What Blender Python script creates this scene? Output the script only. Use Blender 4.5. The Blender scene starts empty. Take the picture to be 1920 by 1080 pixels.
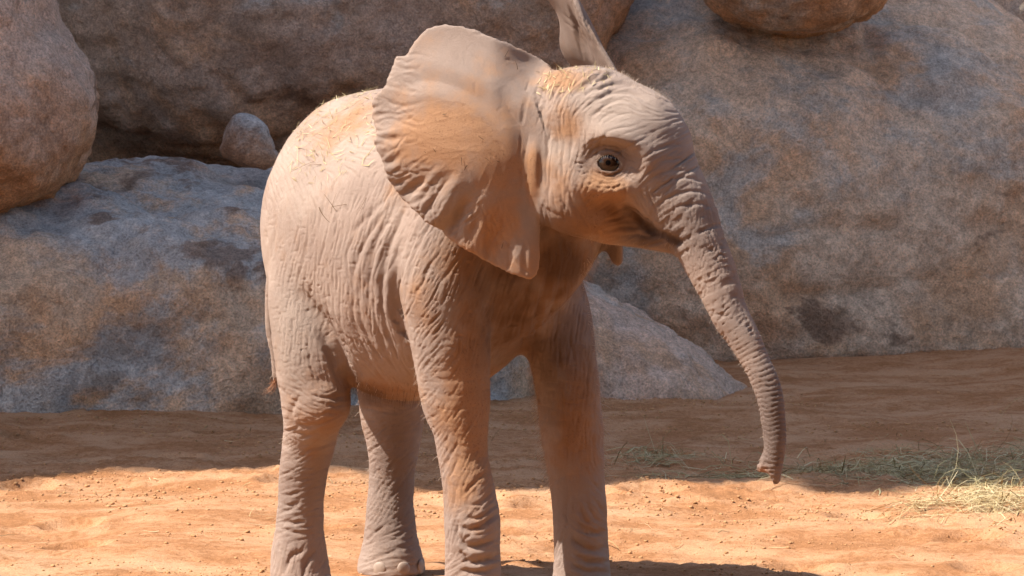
import bpy, math, random, time
import numpy as np
T0 = time.time()
# ------------------------------------------------------------------ camera, sky, sun, exposure
S = bpy.context.scene
F = 7650.0                       # focal length in photo pixels (1920 wide)
HC = 1.318                       # camera height
CAM = np.array([0.0, -9.0, HC])
PIT = math.atan(545.0 / F)
cd = bpy.data.cameras.new('camera'); cam = bpy.data.objects.new('camera', cd)
S.collection.objects.link(cam); S.camera = cam
cam.location = CAM; cam.rotation_euler = (math.pi / 2 - PIT, 0, 0)
cd.sensor_width = 36.0; cd.lens = F / 1920 * 36.0
cd.clip_start = 0.1; cd.clip_end = 2000
cd.dof.use_dof = True; cd.dof.focus_distance = 8.62; cd.dof.aperture_fstop = 28
SUN = np.array([-0.58, -0.16, 0.80]); SUN /= np.linalg.norm(SUN)
W = bpy.data.worlds.new('World'); S.world = W; W.use_nodes = True
nt = W.node_tree; bg = nt.nodes['Background']
sky = nt.nodes.new('ShaderNodeTexSky'); sky.sky_type = 'NISHITA'; sky.sun_disc = False
sky.sun_elevation = math.asin(SUN[2]); sky.sun_rotation = math.atan2(SUN[0], SUN[1])
sky.air_density = 1.0; sky.dust_density = 1.5; sky.ozone_density = 1.0
nt.links.new(sky.outputs[0], bg.inputs[0]); bg.inputs[1].default_value = 0.115
sl = bpy.data.lights.new('sun', 'SUN'); sl.energy = 5.0; sl.angle = math.radians(0.55); sl.color = (1.0, 0.95, 0.88)
so = bpy.data.objects.new('sun', sl); S.collection.objects.link(so)
from mathutils import Vector, Matrix
so.rotation_euler = Vector(-SUN).to_track_quat('-Z', 'Y').to_euler(); so.location = (-6, -1, 8)
S.view_settings.view_transform = 'Standard'; S.view_settings.look = 'None'
S.view_settings.gamma = 1; S.view_settings.exposure = 0.92
S.view_settings.use_curve_mapping = False
try: S.cycles.use_denoising = True
except Exception: pass

# ------------------------------------------------------------------ helpers: projection
FW = np.array([0, math.cos(PIT), -math.sin(PIT)]); UP = np.array([0, math.sin(PIT), math.cos(PIT)])
def ray(px, py):
    return np.array([(px - 960) / F, 0, 0]) + FW + UP * (-(py - 540) / F)
def P(px, py, y):                                # the point at depth y that a photo pixel shows
    d = ray(px, py); return CAM + d * ((y + 9.0) / d[1])
def G(px, py, z=0.0):                            # the point at height z (the ground) that a photo pixel shows
    d = ray(px, py); return CAM + d * ((z - HC) / d[2])
def proj(p):
    v = p - CAM; f = v @ FW
    return 960 + F * v[:, 0] / f, 540 - F * (v @ UP) / f
def on_plane(px, py, o, n, l):                   # ray meets the plane (x-o).n = l
    d = ray(px, py); return CAM + d * ((l - (CAM - o) @ n) / (d @ n))
def R(r, p): return r * (p[1] + 9.0) / F         # pixel radius to metres at point p
TH = math.radians(45)
BO = np.array([-0.171, 0.0, 0.0]); BA = np.array([math.cos(TH), -math.sin(TH), 0]); BB = np.array([-math.sin(TH), -math.cos(TH), 0])
def B(a, b, z): return BO + BA * a + BB * b + np.array([0, 0, z])
def BP(px, py, b): return on_plane(px, py, BO, BB, b)
PH = math.radians(25)
HO = P(1110, 290, -0.45); HF = np.array([math.cos(PH), -math.sin(PH), 0]); HR = np.array([-math.sin(PH), -math.cos(PH), 0])
def HP(px, py, l=0.0): return on_plane(px, py, HO, HR, l)

# ------------------------------------------------------------------ helpers: noise
_rs = np.random.RandomState(7)
_tab = _rs.rand(64, 64, 64).astype(np.float32)
def noise(p):                                    # smooth value noise, -1..1
    p = np.asarray(p, np.float32); i = np.floor(p).astype(np.int32); f = p - i; f = f * f * f * (f * (f * 6 - 15) + 10)
    i &= 63; j = (i + 1) & 63
    x0, y0, z0 = i[:, 0], i[:, 1], i[:, 2]; x1, y1, z1 = j[:, 0], j[:, 1], j[:, 2]
    fx, fy, fz = f[:, 0], f[:, 1], f[:, 2]
    def lx(y, z): 
        a = _tab[x0, y, z]; return a + (_tab[x1, y, z] - a) * fx
    a = lx(y0, z0); a = a + (lx(y1, z0) - a) * fy
    b = lx(y0, z1); b = b + (lx(y1, z1) - b) * fy
    return ((a + (b - a) * fz) * 2 - 1)
def fbm(p, o=3, g=0.5):
    s = 0; a = 1.0; p = np.asarray(p, np.float32)
    for k in range(o):
        s = s + a * noise(p * (2.03 ** k) + 17.3 * k); a *= g
    return s
def sst(a, b, x):
    t = np.clip((x - a) / (b - a), 0, 1); return t * t * (3 - 2 * t)

# ------------------------------------------------------------------ helpers: implicit surfaces
def cat(pts, n=5):                               # Catmull-Rom resampling
    pts = np.asarray(pts, float); q = np.vstack([2 * pts[0] - pts[1], pts, 2 * pts[-1] - pts[-2]]); out = []
    for i in range(len(pts) - 1):
        a, b, c, d = q[i:i + 4]
        for t in np.linspace(0, 1, n, endpoint=False):
            out.append(0.5 * (2 * b + (c - a) * t + (2 * a - 5 * b + 4 * c - d) * t * t + (3 * b - a - 3 * c + d) * t ** 3))
    out.append(pts[-1]); return np.array(out)
def smin(a, b, k):
    if k <= 0: return np.minimum(a, b)
    h = np.maximum(k - np.abs(a - b), 0) / k; return np.minimum(a, b) - h * h * k * 0.25
class Field:
    def __init__(s): s.prims = []
    def add(s, fn, lo, hi, k=0.02, op='add'): s.prims.append((fn, np.asarray(lo, float), np.asarray(hi, float), k, op))
    def __call__(s, p):
        d = np.full(len(p), 9.0)
        for fn, lo, hi, k, op in s.prims:
            m = max(0.08, k * 1.2)
            ix = np.nonzero(((p > lo - m) & (p < hi + m)).all(1))[0]
            if len(ix) == 0: continue
            v = fn(p[ix])
            if op == 'add': d[ix] = smin(d[ix], v, k)
            else: d[ix] = -smin(-d[ix], v, k)
        return d
def chain_dist(p, c):                            # distance to a resampled tapered chain, and the parameter along it
    best = np.full(len(p), 9.0); par = np.zeros(len(p))
    for i in range(len(c) - 1):
        a, b = c[i, :3], c[i + 1, :3]; ra, rb = c[i, 3], c[i + 1, 3]; ab = b - a
        t = np.clip(((p - a) @ ab) / (ab @ ab + 1e-12), 0, 1)
        v = p - a - t[:, None] * ab
        d = np.sqrt((v * v).sum(1)) - (ra + t * (rb - ra))
        m = d < best; best[m] = d[m]; par[m] = i + t[m]
    return best, par
def add_chain(fld, pts, k=0.02, n=5, op='add'):  # pts: (xyz, radius)
    c = cat([np.append(p, r) for p, r in pts], n)
    lo = (c[:, :3] - c[:, 3:]).min(0); hi = (c[:, :3] + c[:, 3:]).max(0)
    fld.add(lambda q: chain_dist(q, c)[0], lo, hi, k, op); return c
def add_ell(fld, c, axes, rad, k=0.02, op='add'):
    A = np.asarray(axes, float); rad = np.asarray(rad, float); c = np.asarray(c, float)
    ext = np.sqrt(((A * rad[:, None]) ** 2).sum(0))
    def fn(q):
        l = (q - c) @ A.T; k0 = np.sqrt(((l / rad) ** 2).sum(1)); k1 = np.sqrt(((l / rad ** 2) ** 2).sum(1))
        return k0 * (k0 - 1) / np.maximum(k1, 1e-6)
    fld.add(fn, c - ext, c + ext, k, op)
def surface(fn, lo, hi, h, refine=4, band=0.05):  # surface nets on a grid that is fine only near the surface
    lo = np.asarray(lo, float); hi = np.asarray(hi, float)
    nc = np.ceil((hi - lo) / (h * refine)).astype(int) + 1; n = (nc - 1) * refine + 1
    gc = np.stack(np.meshgrid(*[lo[i] + np.arange(nc[i]) * h * refine for i in range(3)], indexing='ij'), -1).reshape(-1, 3)
    dc = fn(gc).reshape(nc)
    act = np.abs(dc) < band
    m = np.zeros(nc - 1, bool)
    for a in (0, 1):
        for b in (0, 1):
            for c in (0, 1):
                m |= act[a:nc[0] - 1 + a, b:nc[1] - 1 + b, c:nc[2] - 1 + c]
    D = np.repeat(np.repeat(np.repeat(dc[:-1, :-1, :-1], refine, 0), refine, 1), refine, 2)
    D = np.pad(D, ((0, 1),) * 3, mode='edge').astype(np.float32)
    M = np.zeros(n, bool); mm = np.repeat(np.repeat(np.repeat(m, refine, 0), refine, 1), refine, 2)
    for a in (0, 1):
        for b in (0, 1):
            for c in (0, 1):
                M[a:n[0] - 1 + a, b:n[1] - 1 + b, c:n[2] - 1 + c] |= mm
    ii = np.argwhere(M); out = np.empty(len(ii), np.float32)
    for s0 in range(0, len(ii), 400000):
        out[s0:s0 + 400000] = fn(lo + ii[s0:s0 + 400000] * h)
    D[M] = out
    s = D < 0
    cnt = np.zeros(n - 1, np.int8)
    for a in (0, 1):
        for b in (0, 1):
            for c in (0, 1):
                cnt += s[a:n[0] - 1 + a, b:n[1] - 1 + b, c:n[2] - 1 + c]
    cells = np.argwhere((cnt > 0) & (cnt < 8)); idx = np.full(n - 1, -1, np.int32)
    idx[tuple(cells.T)] = np.arange(len(cells))
    corner = [(a, b, c) for a in (0, 1) for b in (0, 1) for c in (0, 1)]
    val = {q: D[cells[:, 0] + q[0], cells[:, 1] + q[1], cells[:, 2] + q[2]].astype(float) for q in corner}
    acc = np.zeros((len(cells), 3)); num = np.zeros(len(cells))
    for q in corner:
        for ax in range(3):
            if q[ax]: continue
            q2 = list(q); q2[ax] = 1; q2 = tuple(q2); v0, v1 = val[q], val[q2]; x = (v0 < 0) != (v1 < 0)
            t = np.where(x, v0 / np.where(x, v0 - v1, 1), 0); pos = np.tile(np.array(q, float), (len(cells), 1)); pos[:, ax] = t
            acc[x] += pos[x]; num[x] += 1
    V = lo + (cells + acc / num[:, None]) * h
    Q = []
    for ax in range(3):
        u, v = (ax + 1) % 3, (ax + 2) % 3
        sl0 = [slice(None)] * 3; sl1 = [slice(None)] * 3; sl0[ax] = slice(0, -1); sl1[ax] = slice(1, None)
        for w in (u, v): sl0[w] = slice(1, -1); sl1[w] = slice(1, -1)
        a0, a1 = s[tuple(sl0)], s[tuple(sl1)]; e = np.argwhere(a0 != a1)
        fl = a0[tuple(e.T)]; e[:, u] += 1; e[:, v] += 1
        def cell(du, dv):
            c = e.copy(); c[:, u] += du; c[:, v] += dv; return idx[tuple(c.T)]
        q = np.stack([cell(-1, -1), cell(0, -1), cell(0, 0), cell(-1, 0)], 1)
        q[~fl] = q[~fl][:, ::-1]; Q.append(q)
    Q = np.vstack(Q); Q = Q[(Q >= 0).all(1)]
    return V, Q
def new_mesh(name, V, Q, smooth=True):
    me = bpy.data.meshes.new(name); k = Q.shape[1]
    me.vertices.add(len(V)); me.vertices.foreach_set('co', np.ascontiguousarray(V, np.float32).ravel())
    me.loops.add(Q.size); me.loops.foreach_set('vertex_index', np.ascontiguousarray(Q, np.int32).ravel())
    me.polygons.add(len(Q)); me.polygons.foreach_set('loop_start', np.arange(0, Q.size, k, dtype=np.int32))
    me.polygons.foreach_set('use_smooth', np.full(len(Q), smooth)); me.update(calc_edges=True); me.validate()
    return me
def subdivide(V, Q, lv=1):                       # Catmull-Clark on a closed quad mesh
    for _ in range(lv):
        nv, nf = len(V), len(Q); fp = V[Q].mean(1)
        a = Q.ravel(); b = np.roll(Q, -1, 1).ravel(); lo = np.minimum(a, b).astype(np.int64); hi = np.maximum(a, b).astype(np.int64)
        uk, inv = np.unique(lo * nv + hi, return_inverse=True); inv = inv.ravel(); ne = len(uk); e0, e1 = uk // nv, uk % nv
        cnt = np.bincount(inv, minlength=ne)[:, None]; fr_ = np.repeat(fp, 4, 0)
        def acc(ix, w, n): return np.stack([np.bincount(ix, w[:, k], n) for k in range(3)], 1)
        mid = (V[e0] + V[e1]) * .5; ep = mid * .5 + acc(inv, fr_, ne) / cnt * .5
        val = np.maximum(np.bincount(np.concatenate([e0, e1]), minlength=nv), 1)[:, None]
        Rm = (acc(e0, mid, nv) + acc(e1, mid, nv)) / val; fc = np.maximum(np.bincount(a, minlength=nv), 1)[:, None]
        Fm = acc(a, fr_, nv) / fc; vp = (Fm + 2 * Rm + (val - 3) * V) / val
        E_ = (inv + nv + nf).reshape(-1, 4); fi = (np.arange(nf) + nv)
        Q = np.stack([np.stack([Q[:, i], E_[:, i], fi, E_[:, (i + 3) % 4]], 1) for i in range(4)], 1).reshape(-1, 4)
        V = np.vstack([vp, fp, ep])
    return V, Q
def normals(V, Q):
    n = np.cross(V[Q[:, 2]] - V[Q[:, 0]], V[Q[:, 3]] - V[Q[:, 1]]); N = np.zeros_like(V)
    for i in range(4):
        for a in range(3): N[:, a] += np.bincount(Q[:, i], n[:, a], len(V))
    return N / np.maximum(np.linalg.norm(N, axis=1), 1e-12)[:, None]
def put(name, me, mat, parent=None, label=None, cat_=None, kind=None, group=None):
    o = bpy.data.objects.new(name, me); S.collection.objects.link(o)
    if mat and me: me.materials.clear(); me.materials.append(mat)
    if parent: o.parent = parent
    for k, v in (('label', label), ('category', cat_), ('kind', kind), ('group', group)):
        if v: o[k] = v
    return o
def attr(me, name, data):
    a = me.attributes.new(name, 'FLOAT' if data.ndim == 1 else 'FLOAT_VECTOR', 'POINT')
    a.data.foreach_set('value' if data.ndim == 1 else 'vector', np.ascontiguousarray(data, np.float32).ravel())
def seg_dist2(x, y, poly, closed=False):         # distance in the photo plane to a polyline
    poly = np.asarray(poly, float); best = np.full(len(x), 1e9); n = len(poly); par = np.zeros(len(x))
    for i in range(n if closed else n - 1):
        a, b = poly[i], poly[(i + 1) % n]; dx, dy = b - a
        t = np.clip(((x - a[0]) * dx + (y - a[1]) * dy) / (dx * dx + dy * dy + 1e-9), 0, 1)
        d = np.hypot(x - a[0] - t * dx, y - a[1] - t * dy); m = d < best; best[m] = d[m]; par[m] = i + t[m]
    return best, par
def inside2(x, y, poly):
    poly = np.asarray(poly, float); ins = np.zeros(len(x), bool); n = len(poly)
    for i in range(n):
        x0, y0 = poly[i]; x1, y1 = poly[(i + 1) % n]
        if y0 == y1: continue
        ins ^= ((y0 > y) != (y1 > y)) & (x < (x1 - x0) * (y - y0) / (y1 - y0) + x0)
    return ins
# ------------------------------------------------------------------ elephant: body field
E = Field()
def leg(spec, b, k):
    pts = []
    for x, y, r, *bb in spec:
        p = BP(x, y, bb[0] if bb else b); pts.append((p, R(r, p)))
    return add_chain(E, pts, k)
# torso: sections across the body axis (a, centre height, half width, half height)
TS = cat([(-.475, .82, .03, .05), (-.46, .815, .085, .13), (-.41, .805, .150, .215), (-.33, .795, .203, .285), (-.22, .780, .238, .328), (-.08, .77, .260, .350),
          (.08, .787, .252, .330), (.20, .822, .226, .278), (.30, .848, .180, .235), (.38, .86, .13, .18), (.43, .865, .08, .11), (.45, .865, .03, .05)], 6)
def torso(q):
    l = q - BO; a = l @ BA; b = l @ BB; z = q[:, 2]; ac = np.clip(a, TS[0, 0], TS[-1, 0])
    zc = np.interp(ac, TS[:, 0], TS[:, 1]); w = np.interp(ac, TS[:, 0], TS[:, 2]); h = np.interp(ac, TS[:, 0], TS[:, 3])
    u = np.abs(b / w); v = (z - zc) / h
    e = 2.0 + 0.15 * sst(0, -1, v) - .22 * sst(0, .8, v) * sst(.2, -.2, a)
    g = ((u ** e + np.abs(v) ** e) ** (1 / e) - 1) * np.minimum(w, h)
    ea = np.abs(a - ac); return np.where(ea > 0, np.hypot(ea, np.maximum(g, 0)) , g)
E.add(torso, [-.75, -.55, .38], [.35, .5, 1.16], 0)
FNc = leg([(850, 400, 74, .17), (836, 470, 84, .182), (834, 540, 86, .185), (840, 610, 79, .178), (848, 680, 72, .168), (855, 745, 65), (863, 800, 54), (869, 860, 48), (878, 920, 49), (885, 980, 54), (886, 1040, 53), (886, 1100, 56), (887, 1160, 63)], .163, .04)
FFc = leg([(1010, 470, 78), (1020, 540, 76), (1040, 610, 71), (1056, 680, 64), (1066, 745, 63), (1072, 800, 60), (1075, 850, 57), (1081, 900, 53), (1086, 945, 51), (1088, 1000, 53), (1090, 1060, 54), (1090, 1130, 62)], -.163, .035)
HNc = leg([(590, 480, 66, .130), (577, 550, 75, .150), (581, 620, 72, .174), (585, 690, 68, .192), (589, 745, 63, .190), (586, 790, 55, .182), (580, 830, 50), (570, 880, 46), (564, 940, 44), (561, 990, 46), (560, 1040, 53), (564, 1105, 60)], .172, .024)
HFc = leg([(735, 640, 78), (738, 720, 70), (736, 785, 60), (736, 850, 48), (733, 900, 43), (732, 960, 46), (733, 1020, 53), (734, 1065, 63), (735, 1090, 67)], -.139, .04)
# tail
tail = [(P(600, 330, .30), .03), (P(545, 400, .36), .022), (P(518, 480, .40), .016), (P(507, 560, .41), .012), (P(507, 620, .41), .0105), (P(515, 665, .41), .010), (P(517, 700, .41), .009), (P(518, 712, .41), .007)]
TLc = add_chain(E, tail, .03)
# neck and head
hp = lambda x, y, r, l=0.0: (HP(x, y, l), r * 8.5 / F)
add_chain(E, [(B(.16, 0, .88), .21), (B(.31, .0, .885), .175), (HP(1005, 285), .106), (HP(1085, 260), .11)], .035)
HA = [HF, HR, np.array([0, 0, 1.0])]
pc = math.radians(-12); HAt = [HF * math.cos(pc) + HA[2] * math.sin(pc), HR, HA[2] * math.cos(pc) - HF * math.sin(pc)]
add_ell(E, HP(1122, 252), HAt, (.178, .138, .130), .03)            # skull
add_ell(E, HP(1203, 252), HAt, (.082, .092, .082), .045)            # forehead
add_ell(E, HP(1085, 205, .035), HA, (.10, .09, .082), .04)         # crown lobes
add_ell(E, HP(1240, 262), HAt, (.050, .060, .046), .03)             # bump above the trunk
add_ell(E, HP(1110, 205, -.05), HA, (.10, .085, .085), .04)
add_chain(E, [hp(1058, 330, 64, .062), hp(1068, 376, 62, .070), hp(1115, 400, 48, .052)], .04)   # cheek and jaw, both sides
add_chain(E, [hp(1090, 330, 62, -.055), hp(1110, 374, 60, -.062), hp(1160, 400, 48, -.05)], .04)
add_chain(E, [hp(1090, 392, 54), hp(1150, 412, 47), hp(1200, 430, 34), hp(1236, 446, 25), hp(1253, 451, 18), hp(1263, 452, 13)], .03)  # lower jaw, lip
add_chain(E, [hp(1075, 300, 36, .10), hp(1118, 266, 24, .119), hp(1165, 268, 23, .111), hp(1205, 300, 26, .085)], .04)   # brow
add_chain(E, [hp(1090, 345, 40, .098), hp(1150, 345, 26, .10), hp(1195, 345, 36, .06)], .03)   # cheekbone
TR = [(1195, 292, 88), (1238, 338, 77), (1279, 391, 63), (1304, 436, 51.5), (1321, 474, 46.5), (1343, 525, 42), (1367, 585, 35.5), (1391, 628, 31), (1412, 668, 28), (1432, 710, 26), (1445, 752, 24.5), (1452, 800, 22.5), (1453, 840, 21), (1451, 866, 20), (1452, 884, 16.5), (1455, 897, 11), (1454, 906, 5)]
TRc = add_chain(E, [hp(*t) for t in TR], .04)
add_chain(E, [hp(1200, 360, 36, .050), hp(1232, 392, 30, .042), hp(1256, 424, 24, .034)], .02)   # upper lip fold
add_chain(E, [hp(1440, 866, 13), hp(1430, 876, 10), hp(1424, 882, 6)], .016)   # finger of the trunk tip
add_chain(E, [hp(1414, 890, 5, .006), hp(1424, 890, 8, .008), hp(1436, 893, 8, .006), hp(1442, 900, 5, .004)], .006, op='sub')    # nostril opening
# mouth cleft
def march(px, py, t0=7.5, t1=9.6):
    t = np.linspace(t0, t1, 2200); d = ray(px, py); pts = CAM + t[:, None] * d; v = E(pts); return pts[np.argmax(v < 0)]
add_chain(E, [(march(x, y), r) for x, y, r in ((1174, 394, .004), (1190, 404, .008), (1206, 418, .009), (1222, 430, .009))], .016, op='sub')
add_chain(E, [(march(x, y) + np.array([0, .003, 0]), r) for x, y, r in ((1222, 433, .006), (1240, 441, .010), (1258, 448, .011), (1272, 453, .009))], .008, op='sub')
add_ell(E, HP(1062, 262, .158), HA, (.05, .022, .05), .03, 'sub')   # temple hollow
# sole plane
E.add(lambda q: q[:, 2] + .003, [-2, -2, -1], [2, 2, .05], .012, 'sub')
# ---- ears
EAR = [(1028, 133), (1028, 118), (1012, 108), (988, 95), (962, 83), (938, 74), (918, 66), (895, 57), (870, 48), (845, 44), (820, 46), (800, 54), (784, 68), (770, 86), (761, 103), (747, 103), (738, 113), (728, 140), (719, 162), (703, 177), (697, 192), (698, 222), (704, 250), (700, 264), (706, 284), (716, 304), (722, 325), (737, 352), (752, 370), (772, 392), (796, 416), (820, 430), (846, 453), (870, 467), (900, 486), (930, 502), (960, 516), (985, 525), (1000, 523), (1010, 511), (1014, 480), (1014, 440), (1012, 400), (1022, 360), (1030, 300), (1020, 240), (1000, 180), (1010, 150)]
EARe = cat(EAR + [EAR[0]], 4)[:-1]
EARe = EARe + np.random.RandomState(3).normal(0, .9, EARe.shape)
def ear_y(px, py):                               # depth of the near ear's middle surface
    u = (px - 990) / 290.0; v = (py - 290) / 240.0
    y = -.535 + .075 * u * u - .01 * u + .010 * (np.sqrt(v * v + .06) - v) + .018 * (np.sqrt(v * v + .06) + v) - .03 * np.exp(-((u + .45) ** 2 + (v) ** 2) / .25)
    y = y + .025 * sst(-.45, -1.05, v) + .07 * sst(-.25, .12, u) * sst(-.35, -.75, v)
    # hanging folds towards the free edge
    ang = np.arctan2(py - 200, -(px - 1000)); rad = np.hypot(px - 1000, py - 200)
    fold = np.sin(ang * 15 + 1.1 * np.sin(ang * 5 + 1)) * .0065 + np.sin(ang * 31 + rad * .012 + 2 * np.sin(ang * 7)) * .0014
    y = y + fold * sst(150, 300, rad) * sst(-.5, .3, v + .25) * (1 + .7 * np.exp(-((px - 800) / 70) ** 2 - ((py - 385) / 70) ** 2))
    y = y - .010 * np.exp(-((px - 1001) / 9.0) ** 2) * sst(250, 290, py) * sst(390, 330, py)   # rolled front rim
    return y
def ear_near(q):
    px, py = proj(q); d2, _ = seg_dist2(px, py, EARe, True); d2 = np.where(inside2(px, py, EARe), -d2, d2) * (q[:, 1] + 9) / F
    th = .0050 + .0070 * sst(0, -.12, d2)
    y0 = ear_y(px, py); gx = (ear_y(px + 2, py) - y0) * 450; gy = (ear_y(px, py + 2) - y0) * 450
    s = np.abs(q[:, 1] - y0) / np.sqrt(1 + gx * gx + gy * gy) - th
    return -smin(-(d2), -(s), .008)
E.add(ear_near, P(690, 535, -.62), P(1040, 30, -.30) + np.array([0, 0.05, 0]), .028)
# far ear: spread away from the camera, seen nearly edge-on
FE = cat([(0.0, .86), (-.02, 1.0), (-.01, 1.14), (.03, 1.23), (.08, 1.325), (.15, 1.365), (.22, 1.33), (.29, 1.24), (.33, 1.11), (.32, .99), (.26, .90), (.20, .82), (.15, .765), (.125, .742), (.10, .748), (.07, .79), (0.0, .86)], 3)[:-1]
FEo = HP(1126, 200, -.10)
def fe_x(o, z):
    return FEo[0] + .034 - .50 * np.maximum(z - 1.155, 0) - .21 * o * sst(.66, .95, z) + .016 * np.sin(o * 24 + z * 9) * sst(.02, .12, o) + .012 * sst(1.1, .8, z) + .25 * (np.maximum(o - .2, 0)) ** 1.5 - .015 * np.sin(z * 38) * sst(.1, .3, o)
def ear_far(q):
    o = q[:, 1] - FEo[1]; z = q[:, 2]
    d2, _ = seg_dist2(o, z, FE, True); d2 = np.where(inside2(o, z, FE), -d2, d2)
    th = .0062 + .005 * sst(0, -.10, d2)
    s = np.abs(q[:, 0] - fe_x(o, z)) * .83 - th
    return -smin(-d2, -s, .008)
E.add(ear_far, [FEo[0] - .25, FEo[1] - .04, .71], [FEo[0] + .2, FEo[1] + .36, 1.39], .025)
# knee caps
add_ell(E, BP(604, 762, .192), [BA, BB, np.array([0, 0, 1.0])], (.062, .055, .06), .03)
# eye: found on the head's own surface
eye_hit = march(1140, 305); EYR = .0310
ed = -(ray(1140, 305)); ed /= np.linalg.norm(ed); ed = HR * .9 + HF * .25 + np.array([0, 0, .05]); ed /= np.linalg.norm(ed)
ex_ = np.cross(np.array([0, 0, 1.0]), ed); ex_ /= np.linalg.norm(ex_); ez_ = np.cross(ed, ex_)
EYE = eye_hit - ed * .0330
add_ell(E, eye_hit + ed * .0155 + ex_ * .006, [ex_, ez_, ed], (.062, .040, .026), .03, 'sub')
ex = np.cross(np.array([0, 0, 1.0]), ed); ex /= np.linalg.norm(ex); ez = np.cross(ed, ex)
add_ell(E, EYE + ed * .022, [ex, ez, ed], (.0295, .0240, .018), .006, 'sub')
def lid(up):
    pts = []
    for a in np.linspace(-1, 1, 7):
        an = a * 1.3; x = math.sin(an) * .0280; z = (math.cos(an) - .267) * (.0265 if up else -.0275)
        f = math.sqrt(max((EYR + .0015) ** 2 - x * x - z * z, .00002))
        pts.append((EYE + ex * x + ez * z + ed * f, .0046 if up else .0036))
    return pts
add_chain(E, lid(True), .008, 3); add_chain(E, lid(False), .008, 3)
EV, EQ = surface(E, [-.62, -.76, -.012], [.66, .56, 1.40], .0052, 4, .045)
print('elephant base', len(EV), time.time() - T0)
# ------------------------------------------------------------------ elephant: skin folds as real relief
V, Q = subdivide(EV, EQ, 1); N = normals(V, Q)
px, py = proj(V); view = CAM - V; dep = np.linalg.norm(view, axis=1); view /= dep[:, None]
face = (N * view).sum(1)
def inv_weight(c):
    d, s = chain_dist(V, c); return sst(.028, .004, d), s, d
lo_ = V.min(0); hi_ = V.max(0)
def chain_w(c, m=.06):
    w = np.zeros(len(V)); s = np.zeros(len(V)); dd = np.full(len(V), 1.0)
    lo = (c[:, :3] - c[:, 3:]).min(0) - m; hi = (c[:, :3] + c[:, 3:]).max(0) + m
    ix = np.nonzero(((V > lo) & (V < hi)).all(1))[0]; d, t = chain_dist(V[ix], c)
    w[ix] = sst(.024, .004, d); s[ix] = t; dd[ix] = d; return w, s, dd
wT, sT, dT = chain_w(TRc); legw = [chain_w(c) for c in (FNc, FFc, HNc, HFc)]
wL = np.max([l[0] for l in legw], 0) * sst(.62, .50, V[:, 2])
near_ear = (inside2(px, py, EARe)) & (np.abs(V[:, 1] - ear_y(px, py)) < .03)
near_ear &= V[:, 1] < -.36
far_ear = (V[:, 1] > FEo[1] + .03) & (V[:, 0] > FEo[0] - .2) & (V[:, 2] > .72) & (np.abs(V[:, 0] - fe_x(V[:, 1] - FEo[1], V[:, 2])) < .03)
far_ear |= (V[:, 2] > 1.16) & (px > 1035) & (py < 126) & (V[:, 1] > HO[1] - .02)
earw = (near_ear | far_ear).astype(float)
eye_r = np.linalg.norm(V - EYE, axis=1)
eyew = sst(.034, .052, eye_r)
disp = np.zeros(len(V))
# trunk rings
seg = np.linalg.norm(np.diff(TRc[:, :3], axis=0), axis=1); arc = np.concatenate([[0], np.cumsum(seg)])
s_arc = np.interp(sT, np.arange(len(arc)), arc)
ax = TRc[np.clip(np.round(sT).astype(int), 0, len(TRc) - 1), :3]
rel = V - ax; ang = np.arctan2(rel @ HR, rel @ HF)
ph = np.interp(s_arc, [0, .08, .2, .35, .6, .9], [0, 2.5, 7.5, 20, 44, 75])
wob = .32 * noise(np.stack([ang * 1.3, s_arc * 16, s_arc * 0], 1)) + .22 * noise(np.stack([ang * 3.2 + 9, s_arc * 34, s_arc * 0], 1))
r1 = (1 - np.abs(np.sin(math.pi * (ph + wob)))) ** 3.0
r2 = (1 - np.abs(np.sin(math.pi * (ph * .47 + wob * .8 + .3)))) ** 8
brk = sst(-1.2, .0, noise(np.stack([ang * 2.0 + 3, s_arc * 45, s_arc * 0], 1)))
aT = wT * sst(.05, .16, s_arc) * eyew
disp -= aT * ((.0026 * r1 * (.35 + .65 * brk) + .0022 * r2 * sst(.9, .2, s_arc)))
flute = (1 - np.abs(noise(np.stack([ang * 20, s_arc * 26, s_arc * 0 + 5], 1)))) ** 4
disp -= aT * .0014 * flute * sst(.02, .12, s_arc) * sst(.42, .25, s_arc)
# broad softness of flesh and general crinkle
disp += .0022 * fbm(V * 14 + 3, 2) * (1 - .7 * earw) * eyew
rg = (1 - np.abs(noise(V * np.array([70, 70, 105.0]) + 11))) ** 3
disp -= .0006 * rg * (1 - earw) * (1 - .6 * wT) * eyew
# lower legs: cross creases all the way round
zl = V[:, 2] + .015 * noise(V * 13 + 5)
cr = (1 - np.abs(noise(np.stack([V[:, 0] * 22, V[:, 1] * 22, zl * 95], 1)))) ** 4
disp -= wL * .0010 * cr
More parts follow.
